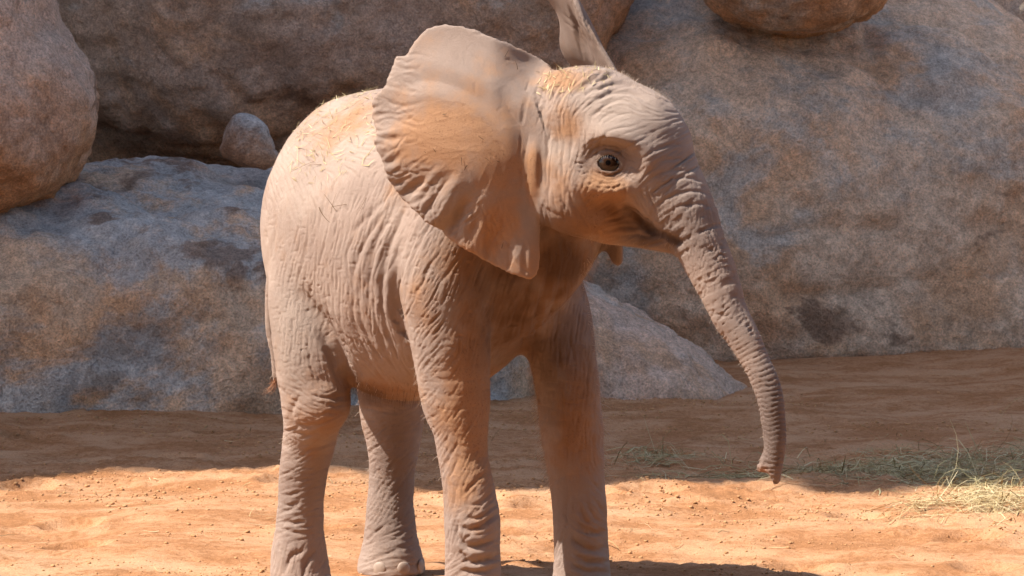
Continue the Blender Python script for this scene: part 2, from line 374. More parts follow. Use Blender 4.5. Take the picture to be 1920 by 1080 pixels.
# ---- strokes in the skin: creases that follow a flow of directions given at photo pixels
vis = (face > .04)
BS = 10.0; bx = np.floor(px / BS).astype(int); by = np.floor(py / BS).astype(int)
key = np.where(vis, (by + 20) * 400 + bx, -1); order = np.argsort(key, kind='stable'); ks = key[order]
def bins(x0, x1, y0, y1):
    out = []
    for b in range(int(math.floor(y0 / BS)), int(math.floor(y1 / BS)) + 1):
        k0 = (b + 20) * 400 + int(math.floor(x0 / BS)); k1 = (b + 20) * 400 + int(math.floor(x1 / BS))
        out.append(order[np.searchsorted(ks, k0):np.searchsorted(ks, k1, side='right')])
    return np.concatenate(out)
def stroke(poly, w, A, lip=.2, dz=.09, taper=.25, d0=None, only=None, tgt=None):
    poly = np.asarray(poly, float); m = w * 4.5
    ix = bins(poly[:, 0].min() - m, poly[:, 0].max() + m, poly[:, 1].min() - m, poly[:, 1].max() + m)
    if only is not None: ix = ix[only[ix]]
    if len(ix) == 0: return
    d, t = seg_dist2(px[ix], py[ix], poly)
    if d0 is None: d0 = np.percentile(dep[ix[d < m]], 20) if (d < m).any() else dep[ix].min()
    k = (d < m) & (np.abs(dep[ix] - d0) < dz); ix, d, t = ix[k], d[k], t[k]
    tt = t / (len(poly) - 1); tp = np.clip(np.minimum(tt, 1 - tt) / taper, 0, 1) ** .7
    disp[ix] += A * tp * (-np.exp(-(d / w) ** 1.5) + lip * np.exp(-((d - 2.0 * w) / (1.1 * w)) ** 2)) * sst(0, .25, face[ix])
FLOW = np.array([(690, 450, 112), (740, 500, 102), (770, 430, 118), (640, 520, 88), (700, 570, 84), (745, 640, 72), (640, 640, 58), (690, 690, 50), (740, 720, 40), (700, 745, 15), (600, 440, 100), (560, 500, 100), (560, 640, 95), (620, 700, 75),
    (800, 500, 124), (850, 540, 112), (790, 600, 135), (820, 680, 132), (890, 640, 100), (850, 760, 118), (900, 740, 95), (860, 850, 113), (900, 850, 118), (845, 930, 98), (905, 930, 135), (890, 1000, 170), (850, 1010, 100), (890, 1050, 178), (850, 1060, 150),
    (960, 560, 105), (930, 640, 120), (980, 620, 100), (1060, 560, 98), (1060, 700, 92), (1080, 800, 92), (1050, 930, 96), (1110, 930, 50), (1110, 970, 28), (1100, 1020, 14), (1050, 1020, 110), (1100, 1065, 8),
    (570, 740, 30), (620, 750, 160), (610, 800, 155), (570, 850, 150), (600, 850, 160), (560, 920, 165), (560, 985, 178), (540, 1050, 100), (590, 1040, 110),
    (735, 830, 140), (740, 900, 130), (715, 940, 120), (760, 960, 140), (735, 1010, 160), (740, 1060, 170), (780, 780, 150),
    (620, 280, 20), (560, 350, 70), (680, 220, 0), (650, 380, 110),
    (1150, 150, 165), (1200, 180, 30), (1100, 170, 140), (1050, 160, 120), (985, 220, 102), (1010, 180, 112), (1000, 270, 98), (1030, 330, 88), (1040, 390, 78), (1080, 420, 60), (1090, 330, 110), (1120, 380, 150), (1170, 430, 165), (1060, 440, 15), (1200, 370, 60), (1240, 280, 150), (1190, 250, 160), (1220, 330, 140), (1040, 450, 95), (1080, 480, 100), (1060, 240, 80)], float)
gX, gY = np.meshgrid(np.arange(480, 1500, 10.0), np.arange(100, 1100, 10.0), indexing='ij')
def flow_grid():
    sx = np.zeros(gX.shape); cx = np.zeros(gX.shape)
    for fx, fy, an in FLOW:
        w = 1 / ((fx - gX) ** 2 + (fy - gY) ** 2 + 60) ** 1.6; sx += w * math.sin(math.radians(an * 2)); cx += w * math.cos(math.radians(an * 2))
    return .5 * np.arctan2(sx, cx)
FG = flow_grid()
def flow(x, y): return FG[min(max(int((x - 480) / 10), 0), FG.shape[0] - 1), min(max(int((y - 100) / 10), 0), FG.shape[1] - 1)]
rnd = random.Random(5)
quiet = [(625, 290, 95, 85, .85), (1215, 235, 75, 55, .9), (1130, 250, 70, 40, .7), (1100, 340, 50, 30, .5), (1140, 240, 85, 48, .95), (1205, 260, 75, 50, .95), (1090, 365, 65, 45, .7), (1160, 335, 60, 35, .75), (1120, 425, 80, 28, .5), (1180, 300, 50, 40, .85)]
okv = np.nonzero(vis & (face > .12) & ~near_ear & ~far_ear & (wT * (s_arc > .10) < .5) & (py < 1085) & (eye_r > .055))[0]
class Occ(dict): pass
def lines(tries, sep, Lmax, Lmin, wr, Ar, turn=0.0, jit=.10, keep=lambda x, y: 1.0, step=4.0):
    occ = {}; n = 0
    for _ in range(tries):
        v = okv[rnd.randrange(len(okv))]; x, y = px[v], py[v]; dv = int(dep[v] * 9)
        q_ = max(s_ * math.exp(-((x - a) / rx) ** 2 - ((y - b) / ry) ** 2) for a, b, rx, ry, s_ in quiet)
        if rnd.random() < q_ or rnd.random() > keep(x, y): continue
        sp = sep * rnd.uniform(.8, 1.5); c = 3.0
        def free(x, y):
            X, Y = int(x / c), int(y / c); r = int(sp / c)
            for a in range(X - r, X + r + 1):
                for b in range(Y - r, Y + r + 1):
                    o = occ.get((a, b))
                    if o is not None and o != n and (a - X) ** 2 + (b - Y) ** 2 <= r * r: return False
            return True
        if not free(x, y): continue
        n += 1; halves = []; L = rnd.uniform(Lmin, Lmax) / 2
        for sg in (1, -1):
            cx, cy = x, y; a0 = None; seg = []; wig = rnd.gauss(0, jit)
            for k_ in range(int(L / step)):
                wig = .8 * wig + rnd.gauss(0, jit); a = flow(cx, cy) + turn + wig; dx, dy = math.cos(a) * sg, math.sin(a) * sg
                if a0 and dx * a0[0] + dy * a0[1] < 0: dx, dy = -dx, -dy
                a0 = (dx, dy); nx_, ny_ = cx + dx * step, cy + dy * step
                if not free(nx_, ny_): break
                cx, cy = nx_, ny_; seg.append((cx, cy))
            halves.append(seg)
        pts = halves[1][::-1] + [(x, y)] + halves[0]
        if len(pts) * step < Lmin * .35 or len(pts) < 3: continue
        for a, b in pts: occ[(int(a / c), int(b / c))] = n
        stroke(pts, rnd.uniform(*wr), rnd.uniform(*Ar) * (1 - .5 * q_) * (.75 if y > 680 else 1.0), d0=dep[v], dz=.05, taper=.3)
    return n
n1_ = lines(2500, 20, 150, 50, (2.4, 3.4), (.0015, .0030))
n2_ = lines(16000, 5.6, 130, 24, (1.5, 2.1), (.0010, .0020), jit=.06)
net = lambda x, y: .04 + .9 * max(math.exp(-((x - 548) / 55) ** 2 - ((y - 630) / 140) ** 2), .25 * math.exp(-((x - 800) / 80) ** 2 - ((y - 560) / 120) ** 2), .7 * math.exp(-((x - 740) / 60) ** 2 - ((y - 930) / 100) ** 2))
n3_ = lines(7000, 6.5, 22, 8, (1.5, 2.0), (.0008, .0015), turn=1.35, keep=net)
print('creases', n1_, n2_, n3_, time.time() - T0)
noear = ~near_ear
# named folds read off the photograph
FOLDS = [  # flank folds below the ear
    ([(748, 372), (728, 410), (705, 450), (692, 500), (690, 560), (698, 610)], 6, .006), ([(762, 388), (742, 430), (722, 480), (715, 540), (720, 600), (735, 650)], 6, .0065),
    ([(776, 400), (757, 445), (740, 500), (735, 560), (742, 620), (757, 680)], 6, .007), ([(790, 415), (766, 465), (748, 520), (744, 570), (754, 630), (768, 690)], 6, .007),
    ([(735, 380), (705, 420), (675, 470), (660, 520), (662, 580)], 5, .0045), ([(720, 375), (690, 405), (655, 440)], 5, .003),
    ([(680, 500), (672, 560), (684, 620), (712, 680)], 5, .003), ([(700, 520), (700, 570), (716, 640), (744, 700)], 5, .0035), ([(655, 560), (668, 620), (700, 690)], 4.5, .0025),
    ([(795, 430), (778, 470), (764, 520), (752, 580)], 5, .004),
    # groin crease
    ([(560, 540), (585, 580), (608, 615), (630, 655), (650, 700), (656, 728)], 13, .016), ([(590, 600), (612, 650), (632, 700), (645, 725)], 6, .006),
    # shoulder edge
    ([(742, 500), (744, 560), (752, 620), (766, 680), (780, 725)], 9, .010),
    # wrist folds, near fore leg
    ([(862, 985), (880, 993), (905, 985), (925, 970), (940, 955)], 4.5, .006), ([(858, 1004), (870, 1020), (885, 1026), (910, 1020), (940, 1003)], 5.5, .0085), ([(868, 1050), (890, 1054), (915, 1050), (942, 1038)], 5, .0075),
    ([(862, 1068), (880, 1072), (905, 1071), (940, 1064)], 4.5, .006), ([(872, 968), (895, 972), (920, 958), (938, 935)], 4, .004), ([(858, 975), (856, 995), (862, 1015)], 4, .005), ([(880, 950), (905, 940), (928, 915)], 3.5, .003), ([(868, 930), (880, 915), (905, 890)], 3.5, .003),
    ([(862, 1030), (872, 1046), (880, 1052)], 3.5, .004),
    # wrist folds, far fore leg
    ([(1084, 980), (1095, 992), (1115, 998), (1140, 996)], 4.5, .006), ([(1072, 1010), (1088, 1022), (1110, 1031), (1142, 1026)], 5.5, .0085), ([(1078, 1040), (1098, 1052), (1120, 1056), (1146, 1052)], 5, .0075), ([(1065, 1050), (1085, 1066), (1110, 1073), (1146, 1071)], 4.5, .006),
    ([(1086, 945), (1094, 970), (1108, 985)], 4, .004), ([(1098, 935), (1112, 965), (1136, 985)], 4, .0035), ([(1108, 930), (1125, 950), (1136, 965)], 3.5, .003), ([(1068, 925), (1062, 960), (1064, 990)], 3.5, .003),
    # hind ankle
    ([(521, 978), (545, 981), (572, 980)], 4, .005), ([(521, 962), (540, 956), (560, 950)], 3.5, .004), ([(524, 948), (545, 946), (565, 938)], 3.5, .0035), ([(522, 990), (550, 998), (578, 1000)], 3.5, .003), ([(526, 930), (545, 928), (562, 920)], 3, .003),
    ([(575, 1030), (545, 1045), (532, 1078)], 5, .005), ([(595, 1032), (575, 1052), (570, 1082)], 5, .005),
    # crown and nape
    ([(1080, 195), (1105, 172), (1140, 158), (1175, 155), (1200, 165)], 5, .005), ([(1075, 180), (1105, 158), (1140, 144), (1175, 142)], 5, .005), ([(1090, 205), (1120, 185), (1155, 173), (1195, 178), (1215, 190)], 5, .004), ([(1120, 150), (1150, 135), (1170, 132)], 4, .004), ([(1110, 200), (1140, 190), (1175, 188), (1205, 196)], 4, .0025),
    ([(962, 175), (970, 205), (985, 240), (998, 275)], 5, .005), ([(975, 170), (985, 200), (997, 235), (1005, 270)], 5, .005), ([(990, 165), (998, 195), (1006, 225)], 5, .005), ([(1005, 162), (1010, 190), (1014, 225), (1015, 255)], 5, .0045), ([(1020, 160), (1022, 185), (1020, 215)], 4.5, .004), ([(1040, 160), (1035, 185), (1028, 210)], 4.5, .0035), ([(1055, 165), (1048, 190), (1040, 215)], 4, .003),
    # face
    ([(1172, 392), (1186, 396), (1200, 410), (1214, 425), (1232, 436)], 6, .006), ([(1110, 350), (1140, 352), (1165, 345), (1185, 325)], 4, .002), ([(1105, 338), (1130, 345), (1160, 335), (1178, 315)], 3.5, .002), ([(1102, 300), (1112, 282), (1132, 272), (1155, 276), (1172, 292)], 4, .0032), ([(1092, 300), (1104, 276), (1130, 262), (1160, 268)], 4, .0022),
    ([(1015, 385), (1035, 400), (1060, 408)], 4, .002), ([(1045, 330), (1052, 370), (1068, 405)], 3.5, .002), ([(1062, 335), (1070, 370), (1088, 405)], 3.5, .002), ([(1080, 345), (1092, 375), (1110, 400)], 3, .0016),
    ([(1130, 420), (1160, 408), (1185, 400)], 4, .003), ([(1120, 440), (1165, 428), (1200, 426)], 4, .003), ([(1160, 445), (1195, 440), (1225, 446)], 3.5, .003),
    # big rings over the trunk base
    ([(1205, 300), (1225, 282), (1255, 272), (1290, 272)], 3, .0017), ([(1205, 330), (1235, 305), (1265, 298), (1300, 302)], 3, .0019), ([(1215, 372), (1245, 345), (1285, 332), (1325, 340)], 3, .0023), ([(1220, 395), (1255, 370), (1300, 358), (1342, 368)], 3, .0023), ([(1210, 345), (1238, 326), (1270, 318), (1312, 322)], 3, .0015), ([(1232, 412), (1268, 390), (1310, 382), (1350, 395)], 3, .0019),
    # chest
    ([(1010, 440), (1000, 500), (985, 560), (960, 620), (930, 680)], 7, .005), ([(1050, 470), (1030, 520), (1010, 580), (1000, 640)], 6, .005), ([(1075, 475), (1050, 540), (1030, 610), (1010, 665)], 6, .004), ([(980, 540), (965, 590), (940, 650)], 5, .004), ([(1020, 560), (1005, 610), (995, 655)], 5, .004),
    # knee
    ([(545, 790), (575, 800), (610, 792), (636, 778)], 4, .0035), ([(548, 810), (580, 818), (612, 810)], 4, .003), ([(560, 745), (548, 765), (548, 790)], 5, .003), ([(600, 740), (625, 748), (648, 742)], 3.5, .003), ([(610, 755), (630, 762), (646, 757)], 3.5, .003), ([(605, 772), (628, 776), (642, 770)], 3.5, .003)]
for pl, w, A in FOLDS:
    c = cat(np.array(pl, float), 5); c += np.array([[rnd.gauss(0, .8), rnd.gauss(0, .8)] for _ in c]); stroke(c, w, A, dz=.11, taper=.3, only=noear)
# ear creases: radial, growing towards the free edge
for i in range(260):
    a = rnd.uniform(math.radians(-20), math.radians(88)) if rnd.random() < .85 else rnd.uniform(math.radians(-75), 0)
    r0 = rnd.uniform(185, 300); L = rnd.uniform(30, 110); pts = []
    bend = rnd.gauss(0, .0016)
    for t in np.linspace(0, L, 7):
        aa = a + bend * t + rnd.gauss(0, .012); pts.append((985 - (r0 + t) * math.cos(aa), 195 + (r0 + t) * math.sin(aa)))
    stroke(pts, rnd.uniform(1.8, 3.4), rnd.uniform(.0004, .0014), lip=.3, only=near_ear, taper=.4)
for i in range(60):
    x = rnd.uniform(705, 1000); y = rnd.uniform(60, 500); a = rnd.uniform(0, 6.3); L = rnd.uniform(8, 25)
    stroke([(x, y), (x + L * .5 * math.cos(a), y + L * .5 * math.sin(a)), (x + L * math.cos(a + .3), y + L * math.sin(a + .3))], rnd.uniform(2, 3), rnd.uniform(.0003, .0008), only=near_ear)
for c_ in ([(745, 170), (790, 150), (850, 160), (905, 190), (945, 240)], [(935, 165), (955, 205), (978, 250), (990, 300)]):
    stroke(cat(np.array(c_, float), 5), 14, .004, lip=.5, only=near_ear)
for c_, w_, A_ in (([(852, 318), (828, 350), (806, 385), (790, 410)], 10, .007), ([(800, 335), (775, 352), (752, 366)], 8, .005), ([(880, 375), (862, 405), (850, 440)], 9, .006), ([(770, 330), (745, 345), (728, 338)], 6, .004), ([(900, 400), (886, 430), (880, 462)], 7, .004), ([(830, 325), (800, 362), (775, 388)], 6, .004), ([(925, 430), (915, 460), (912, 488)], 6, .003), ([(760, 255), (735, 262), (706, 258)], 7, .004), ([(755, 290), (730, 305), (716, 300)], 6, .004), ([(960, 450), (955, 480), (952, 508)], 5, .0025), ([(985, 455), (983, 485), (985, 515)], 5, .0025)):
    stroke(cat(np.array(c_, float), 5), w_, A_, lip=.5, only=near_ear, taper=.45)
for i in range(16):                               # veins
    a = math.radians(-35 + 8 * i + rnd.uniform(-3, 3)); pts = [(975 - r_ * math.cos(a + .15 * math.sin(r_ / 40 + i)), 250 + r_ * math.sin(a + .15 * math.sin(r_ / 40 + i))) for r_ in range(60, 250, 22)]
    stroke(cat(np.array(pts), 3), 2.4, -.00045, lip=0, only=near_ear, taper=.4)
    b_ = pts[rnd.randrange(3, 6)]; stroke([b_, (b_[0] - 25, b_[1] + rnd.uniform(-14, 14)), (b_[0] - 52, b_[1] + rnd.uniform(-26, 26))], 2.0, -.00035, lip=0, only=near_ear, taper=.4)
for i in range(26):                               # creases in the far ear
    t_ = rnd.random(); x = 1058 + 45 * t_; stroke([(x + rnd.uniform(-6, 6), rnd.uniform(-5, 40)), (x + 18, 60 + rnd.uniform(-15, 15)), (x + 36, rnd.uniform(85, 118))], rnd.uniform(2, 3.5), rnd.uniform(.0008, .0022), only=far_ear, dz=.4)
for r_, a0_, a1_, A_ in ((29, 190, 350, .0022), (36, 185, 345, .0020), (44, 195, 330, .0016), (53, 200, 320, .0013), (29, 20, 165, .0018), (36, 15, 170, .0016), (45, 30, 160, .0014), (56, 40, 150, .0010)):
    stroke([(1140 + r_ * 1.12 * math.cos(math.radians(a)) + rnd.gauss(0, .6), 305 + r_ * .86 * math.sin(math.radians(a)) + rnd.gauss(0, .6)) for a in np.linspace(a0_, a1_, 16)], 2.0, A_, dz=.06, only=noear)
for i in range(40):
    a = math.radians(rnd.uniform(-40, 220)); r0 = rnd.uniform(34, 50); L = rnd.uniform(10, 26); b_ = a + rnd.uniform(-.25, .25)
    stroke([(1140 + r0 * 1.1 * math.cos(a), 305 + r0 * .9 * math.sin(a)), (1140 + (r0 + L / 2) * 1.1 * math.cos((a + b_) / 2), 305 + (r0 + L / 2) * .9 * math.sin((a + b_) / 2)), (1140 + (r0 + L) * 1.1 * math.cos(b_), 305 + (r0 + L) * .9 * math.sin(b_))], 1.8, rnd.uniform(.0006, .0013), dz=.06, only=noear)
disp -= near_ear * .0004 * (1 - np.abs(noise(V * 26 + 2))) ** 3
V2 = V + N * disp[:, None]
N2 = normals(V2, Q)
# ---- colour masks: dusty and grey hide, dark eye rim, painted shade and sun
def blobs(L):
    m = np.zeros(len(V))
    for x, y, rx, ry, s_ in L: m = np.maximum(m, s_ * np.exp(-((px - x) / rx) ** 2 - ((py - y) / ry) ** 2))
    return m * sst(-.2, .1, face)
nz = fbm(V * 9, 3); nz2 = fbm(V * 30 + 4, 3)
dust_and_shade = blobs([(850, 255, 120, 80, .85), (935, 300, 60, 70, .85), (935, 415, 60, 75, .7), (800, 330, 90, 60, .3), (760, 190, 60, 40, .45), (860, 130, 120, 50, .35), (1000, 330, 16, 70, 1.0), (640, 240, 100, 70, .55), (1065, 232, 38, 36, .85), (1060, 150, 50, 25, .8), (1120, 355, 60, 40, 1.1), (1050, 360, 40, 60, .9), (1100, 410, 90, 45, .9), (870, 500, 80, 70, .45), (960, 590, 100, 110, .8), (1050, 520, 60, 80, .8), (720, 740, 90, 40, .6), (600, 790, 60, 50, .4), (900, 1000, 40, 60, .45), (1110, 1000, 40, 80, .5), (1090, 850, 40, 80, .45), (885, 800, 60, 170, 1.05), (1085, 760, 60, 150, .9), (890, 620, 50, 110, .8), (800, 560, 60, 90, .3), (590, 880, 30, 70, .35), (720, 800, 60, 40, .4), (640, 560, 60, 100, .15)])  # dusty hide; cheek, chest and leg patches also paint in warm shade
dust_and_shade = np.clip(dust_and_shade + .02 + .26 * nz + .12 * nz2, 0, 1)
grey = blobs([(1300, 420, 80, 100, .7), (1380, 600, 70, 100, .9), (1440, 780, 60, 140, 1.15), (1215, 230, 80, 60, .35), (690, 500, 60, 110, .45), (560, 950, 50, 100, .45), (735, 930, 60, 120, .55), (850, 900, 45, 170, .6), (1050, 960, 25, 120, .4), (1150, 300, 50, 30, .35), (760, 300, 60, 140, .3), (850, 430, 110, 60, .35), (985, 500, 40, 40, .4)])
grey = np.maximum(grey, 1.0 * far_ear)  # far ear greyed to paint in its shade
grey = np.clip(grey + .25 * fbm(V * 7 + 31, 3), 0, 1)
dark = blobs([(1448, 800, 40, 110, .55), (1141, 304, 30, 24, .45), (1425, 885, 8, 9, .0)])
dark = np.maximum(dark, blobs([(960, 575, 85, 120, 1.0), (1050, 500, 60, 100, 1.0), (1060, 630, 65, 120, .8), (905, 560, 40, 110, .35), (1020, 430, 30, 50, .8), (1000, 640, 40, 40, .85), (1090, 560, 30, 120, .4), (690, 745, 60, 22, .7), (740, 790, 60, 35, .35)]) * ~near_ear * (1 + .3 * nz))  # chest, throat, belly and far foreleg: shade painted into the hide colour
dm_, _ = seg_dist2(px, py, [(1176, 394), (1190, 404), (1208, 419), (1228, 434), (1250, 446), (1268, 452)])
dark = np.maximum(dark, .7 * sst(17, 3, dm_) * (V[:, 1] < -.4))  # shade in the mouth cleft, painted into the colour
dark = np.maximum(dark, blobs([(1215, 448, 50, 18, .85), (1190, 425, 34, 18, .75)]))  # cast shade on the jaw below the mouth, painted in
dark = np.maximum(dark, .38 * far_ear * (1 + .5 * nz))  # shade on the far ear, painted into its colour
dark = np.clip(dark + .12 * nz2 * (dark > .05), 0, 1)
dark = np.maximum(dark, .6 * sst(.0360, .0325, eye_r))
pink = 0 + np.exp(-(np.hypot(px - 1429, py - 888) / 10) ** 2) * (V[:, 1] < -.5) * 1.4
pale = blobs([(640, 260, 90, 80, .8), (560, 330, 60, 90, .6), (500, 480, 40, 90, .5), (545, 610, 60, 130, .55), (1170, 215, 100, 55, .7), (1030, 285, 45, 30, .8), (1240, 350, 50, 50, .5)])  # the thigh patch paints in sunlight
ear_shift = near_ear * 1.0
elephant_mesh = new_mesh('elephant', V2, Q)
for n_, a_ in (('dust_and_shade', dust_and_shade), ('grey', grey), ('dark', dark), ('pink', np.clip(pink, 0, 1)), ('pale', np.clip(pale, 0, 1)), ('earw', earw), ('crackle', np.clip(blobs([(550, 620, 70, 130, 1), (560, 450, 60, 120, .6), (600, 900, 90, 220, .5), (800, 560, 90, 160, .45), (1060, 760, 90, 200, .3), (740, 900, 60, 140, .5)]) + .15, 0, 1) * (1 - earw))):
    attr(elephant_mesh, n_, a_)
print('elephant skin', len(V2), time.time() - T0)
# ------------------------------------------------------------------ materials
class NT:
    def __init__(s, name, rough=.9, spec=.25):
        s.m = bpy.data.materials.new(name); s.m.use_nodes = True; s.t = s.m.node_tree; s.b = s.t.nodes['Principled BSDF']
        s.b.inputs['Roughness'].default_value = rough; s.b.inputs['Specular IOR Level'].default_value = spec
        s.co = s.n('ShaderNodeTexCoord').outputs['Object']
    def n(s, t, **k):
        o = s.t.nodes.new(t)
        for a, v in k.items(): setattr(o, a, v)
        return o
    def l(s, a, b): s.t.links.new(a, b)
    def val(s, sock, v):
        if hasattr(v, 'links'): s.l(v, sock)
        else: sock.default_value = v
    def noise(s, scale, detail=4, rough=.55, dist=0, vec=None, map_=None, off=(0, 0, 0)):
        o = s.n('ShaderNodeTexNoise'); o.inputs['Scale'].default_value = scale; o.inputs['Detail'].default_value = detail
        o.inputs['Roughness'].default_value = rough; o.inputs['Distortion'].default_value = dist
        m = s.n('ShaderNodeMapping'); m.inputs['Scale'].default_value = map_ or (1, 1, 1); m.inputs['Location'].default_value = off
        s.l(vec or s.co, m.inputs[0]); s.l(m.outputs[0], o.inputs['Vector']); return o.outputs['Fac']
    def vor(s, scale, feat='DISTANCE_TO_EDGE', map_=None, warp=0):
        o = s.n('ShaderNodeTexVoronoi', feature=feat); o.inputs['Scale'].default_value = scale
        m = s.n('ShaderNodeMapping'); m.inputs['Scale'].default_value = map_ or (1, 1, 1); s.l(s.co, m.inputs[0]); src = m.outputs[0]
        if warp:
            w = s.n('ShaderNodeTexNoise'); w.inputs['Scale'].default_value = scale * .8; a = s.n('ShaderNodeVectorMath', operation='MULTIPLY_ADD')
            s.l(m.outputs[0], w.inputs['Vector']); s.l(w.outputs['Color'], a.inputs[0]); a.inputs[1].default_value = (warp,) * 3; s.l(m.outputs[0], a.inputs[2]); src = a.outputs[0]
        s.l(src, o.inputs['Vector']); return o.outputs[0]
    def ramp(s, f, a, b, lo=0., hi=1.):
        o = s.n('ShaderNodeMapRange'); o.interpolation_type = 'SMOOTHSTEP'; s.val(o.inputs[0], f)
        for i, v in zip((1, 2, 3, 4), (a, b, lo, hi)): o.inputs[i].default_value = v
        return o.outputs[0]
    def math(s, op, a, b=0.5, c=None):
        o = s.n('ShaderNodeMath', operation=op); s.val(o.inputs[0], a); s.val(o.inputs[1], b)
        if c is not None: s.val(o.inputs[2], c)
        return o.outputs[0]
    def mix(s, f, a, b, mode='MIX'):
        o = s.n('ShaderNodeMix', data_type='RGBA', blend_type=mode); s.val(o.inputs[0], f)
        for i, v in ((6, a), (7, b)):
            if hasattr(v, 'links'): s.l(v, o.inputs[i])
            else: o.inputs[i].default_value = (*v, 1)
        return o.outputs[2]
    def at(s, name):
        o = s.n('ShaderNodeAttribute'); o.attribute_name = name; return o.outputs['Fac']
    def bump(s, h, dist, strength=1., prev=None):
        o = s.n('ShaderNodeBump'); o.inputs['Distance'].default_value = dist; s.val(o.inputs['Strength'], strength); s.l(h, o.inputs['Height'])
        if prev: s.l(prev, o.inputs['Normal'])
        return o.outputs[0]
    def done(s, col, nrm=None):
        s.val(s.b.inputs['Base Color'], col) if hasattr(col, 'links') else setattr(s.b.inputs['Base Color'], 'default_value', (*col, 1))
        if nrm: s.l(nrm, s.b.inputs['Normal'])
        return s.m
def skin_material():
    k = NT('elephant_hide', .82, .28)
    n1 = k.noise(7, 5); n2 = k.noise(45, 4, .65); n3 = k.noise(230, 3, .7)
    c = k.mix(k.ramp(n1, .35, .65), (.395, .278, .217), (.455, .333, .265))
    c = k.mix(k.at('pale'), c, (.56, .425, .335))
    c = k.mix(k.math('MULTIPLY', k.at('grey'), .8), c, (.265, .20, .17))
    c = k.mix(k.math('MULTIPLY', k.at('earw'), .75), c, k.mix(n2, (.30, .212, .165), (.40, .295, .235)))
    dm = k.math('MULTIPLY', k.ramp(k.math('ADD', k.at('dust_and_shade'), k.math('MULTIPLY_ADD', n2, .55, -.28)), .12, .85), .85)
    c = k.mix(dm, c, k.mix(n2, (.40, .19, .085), (.51, .27, .13)))
    sp = k.math('MULTIPLY', k.ramp(n3, .56, .68), k.ramp(k.at('dust_and_shade'), .55, 1.0)); c = k.mix(k.math('MULTIPLY', sp, .55), c, (.22, .10, .05))
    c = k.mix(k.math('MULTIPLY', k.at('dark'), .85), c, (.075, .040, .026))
    c = k.mix(k.math('MULTIPLY', k.at('pink'), .8), c, (.42, .20, .11))
    c = k.mix(k.math('MULTIPLY', k.ramp(n3, .3, .75), .35), c, (.8, .8, .8), 'MULTIPLY')
    e = k.vor(75, map_=(1, 1, .85), warp=.35); e2 = k.vor(190, warp=.3)
    h1 = k.ramp(e, 0, .10); h2 = k.ramp(e2, 0, .16)
    ck = k.at('crackle'); ew = k.at('earw')
    b = k.bump(h1, .004, k.math('MULTIPLY', ck, .75))
    b = k.bump(h2, .0015, k.math('MULTIPLY_ADD', ew, -.1, .6), b)
    b = k.bump(n3, .0016, .55, b)
    b = k.bump(k.noise(520, 2, .6), .0008, k.math('MULTIPLY_ADD', k.ramp(k.at('dust_and_shade'), .4, 1), .7, .2), b)
    return k.done(c, b)
def plain(name, col, rough=.8, spec=.3, var=.25, scale=60):
    k = NT(name, rough, spec); n = k.noise(scale, 3)
    return k.done(k.mix(n, tuple(x * (1 - var) for x in col), tuple(min(x * (1 + var), 1) for x in col)), k.bump(n, .001, .4))
def hay_material(name, a, b_, c_):
    k = NT(name, .75, .3); t = k.at('tone')
    c = k.mix(k.ramp(t, 0, .55), a, b_); c = k.mix(k.ramp(t, .55, 1), c, c_)
    k.b.inputs['Subsurface Weight'].default_value = 0
    return k.done(c)
def rock_material(name, base, alt, grey=.5, stain=.4, orange=.0, seed=0.0, band=None, cool=1.0):
    k = NT(name, .95, .12); o = (seed * 3.1, seed * 1.7, seed * 2.3); o2 = (o[0] + 9, o[1], o[2]); o3 = (o[0], o[1] + 5, o[2] + 3)
    big = k.noise(1.1, 5, .6, .5, off=o); pat = k.noise(1.5, 9, .66, .35, map_=(.75, .75, 1.15), off=o2); med = k.noise(6.5, 6, .68, .4, off=o); fin = k.noise(38, 5, .72, off=o); gr = k.noise(140, 3, .7, off=o)
    st = k.noise(1.9, 6, .62, .4, map_=(.7, .7, 1.3), off=o3); rust = k.noise(1.5, 7, .64, .6, off=o3)
    c = k.mix(k.ramp(big, .38, .60), base, alt)
    c = k.mix(k.math('MULTIPLY', k.ramp(rust, .46, .60), .72), c, (.52, .30, .165))
    gm = k.math('MULTIPLY', k.ramp(pat, .60 - .22 * grey, .70 - .22 * grey), .80)
    c = k.mix(gm, c, k.mix(med, (.33 / cool, .305, .27 * cool), (.50 / cool, .465, .415 * cool)))
    c = k.mix(k.math('MULTIPLY', k.ramp(pat, .60, .70), .5 * grey), c, (.50, .485, .47))
    c = k.mix(k.math('MULTIPLY', k.ramp(st, .66 - .13 * stain, .70 - .13 * stain), .75), c, (.20, .125, .083))
    if orange:
        sep = k.n('ShaderNodeSeparateXYZ'); k.l(k.co, sep.inputs[0])
        hgt = k.ramp(k.math('MULTIPLY_ADD', med, .55, sep.outputs[2]), band[0], band[1], 1, 0)
        c = k.mix(k.math('MULTIPLY', hgt, orange), c, k.mix(med, (.33, .16, .07), (.45, .25, .12)))
    c = k.mix(.38, c, k.mix(k.ramp(med, .32, .68), (.74, .71, .69), (1.4, 1.38, 1.36)), 'MULTIPLY')
    c = k.mix(.40, c, k.mix(k.ramp(fin, .32, .68), (.66, .63, .60), (1.78, 1.74, 1.68)), 'MULTIPLY')
    c = k.mix(.55, c, k.mix(k.ramp(gr, .3, .7), (.66, .63, .60), (1.78, 1.74, 1.68)), 'MULTIPLY')
    b = k.bump(med, .06, .5); b = k.bump(fin, .026, .7, b); b = k.bump(gr, .009, .8, b)
    return k.done(c, b)
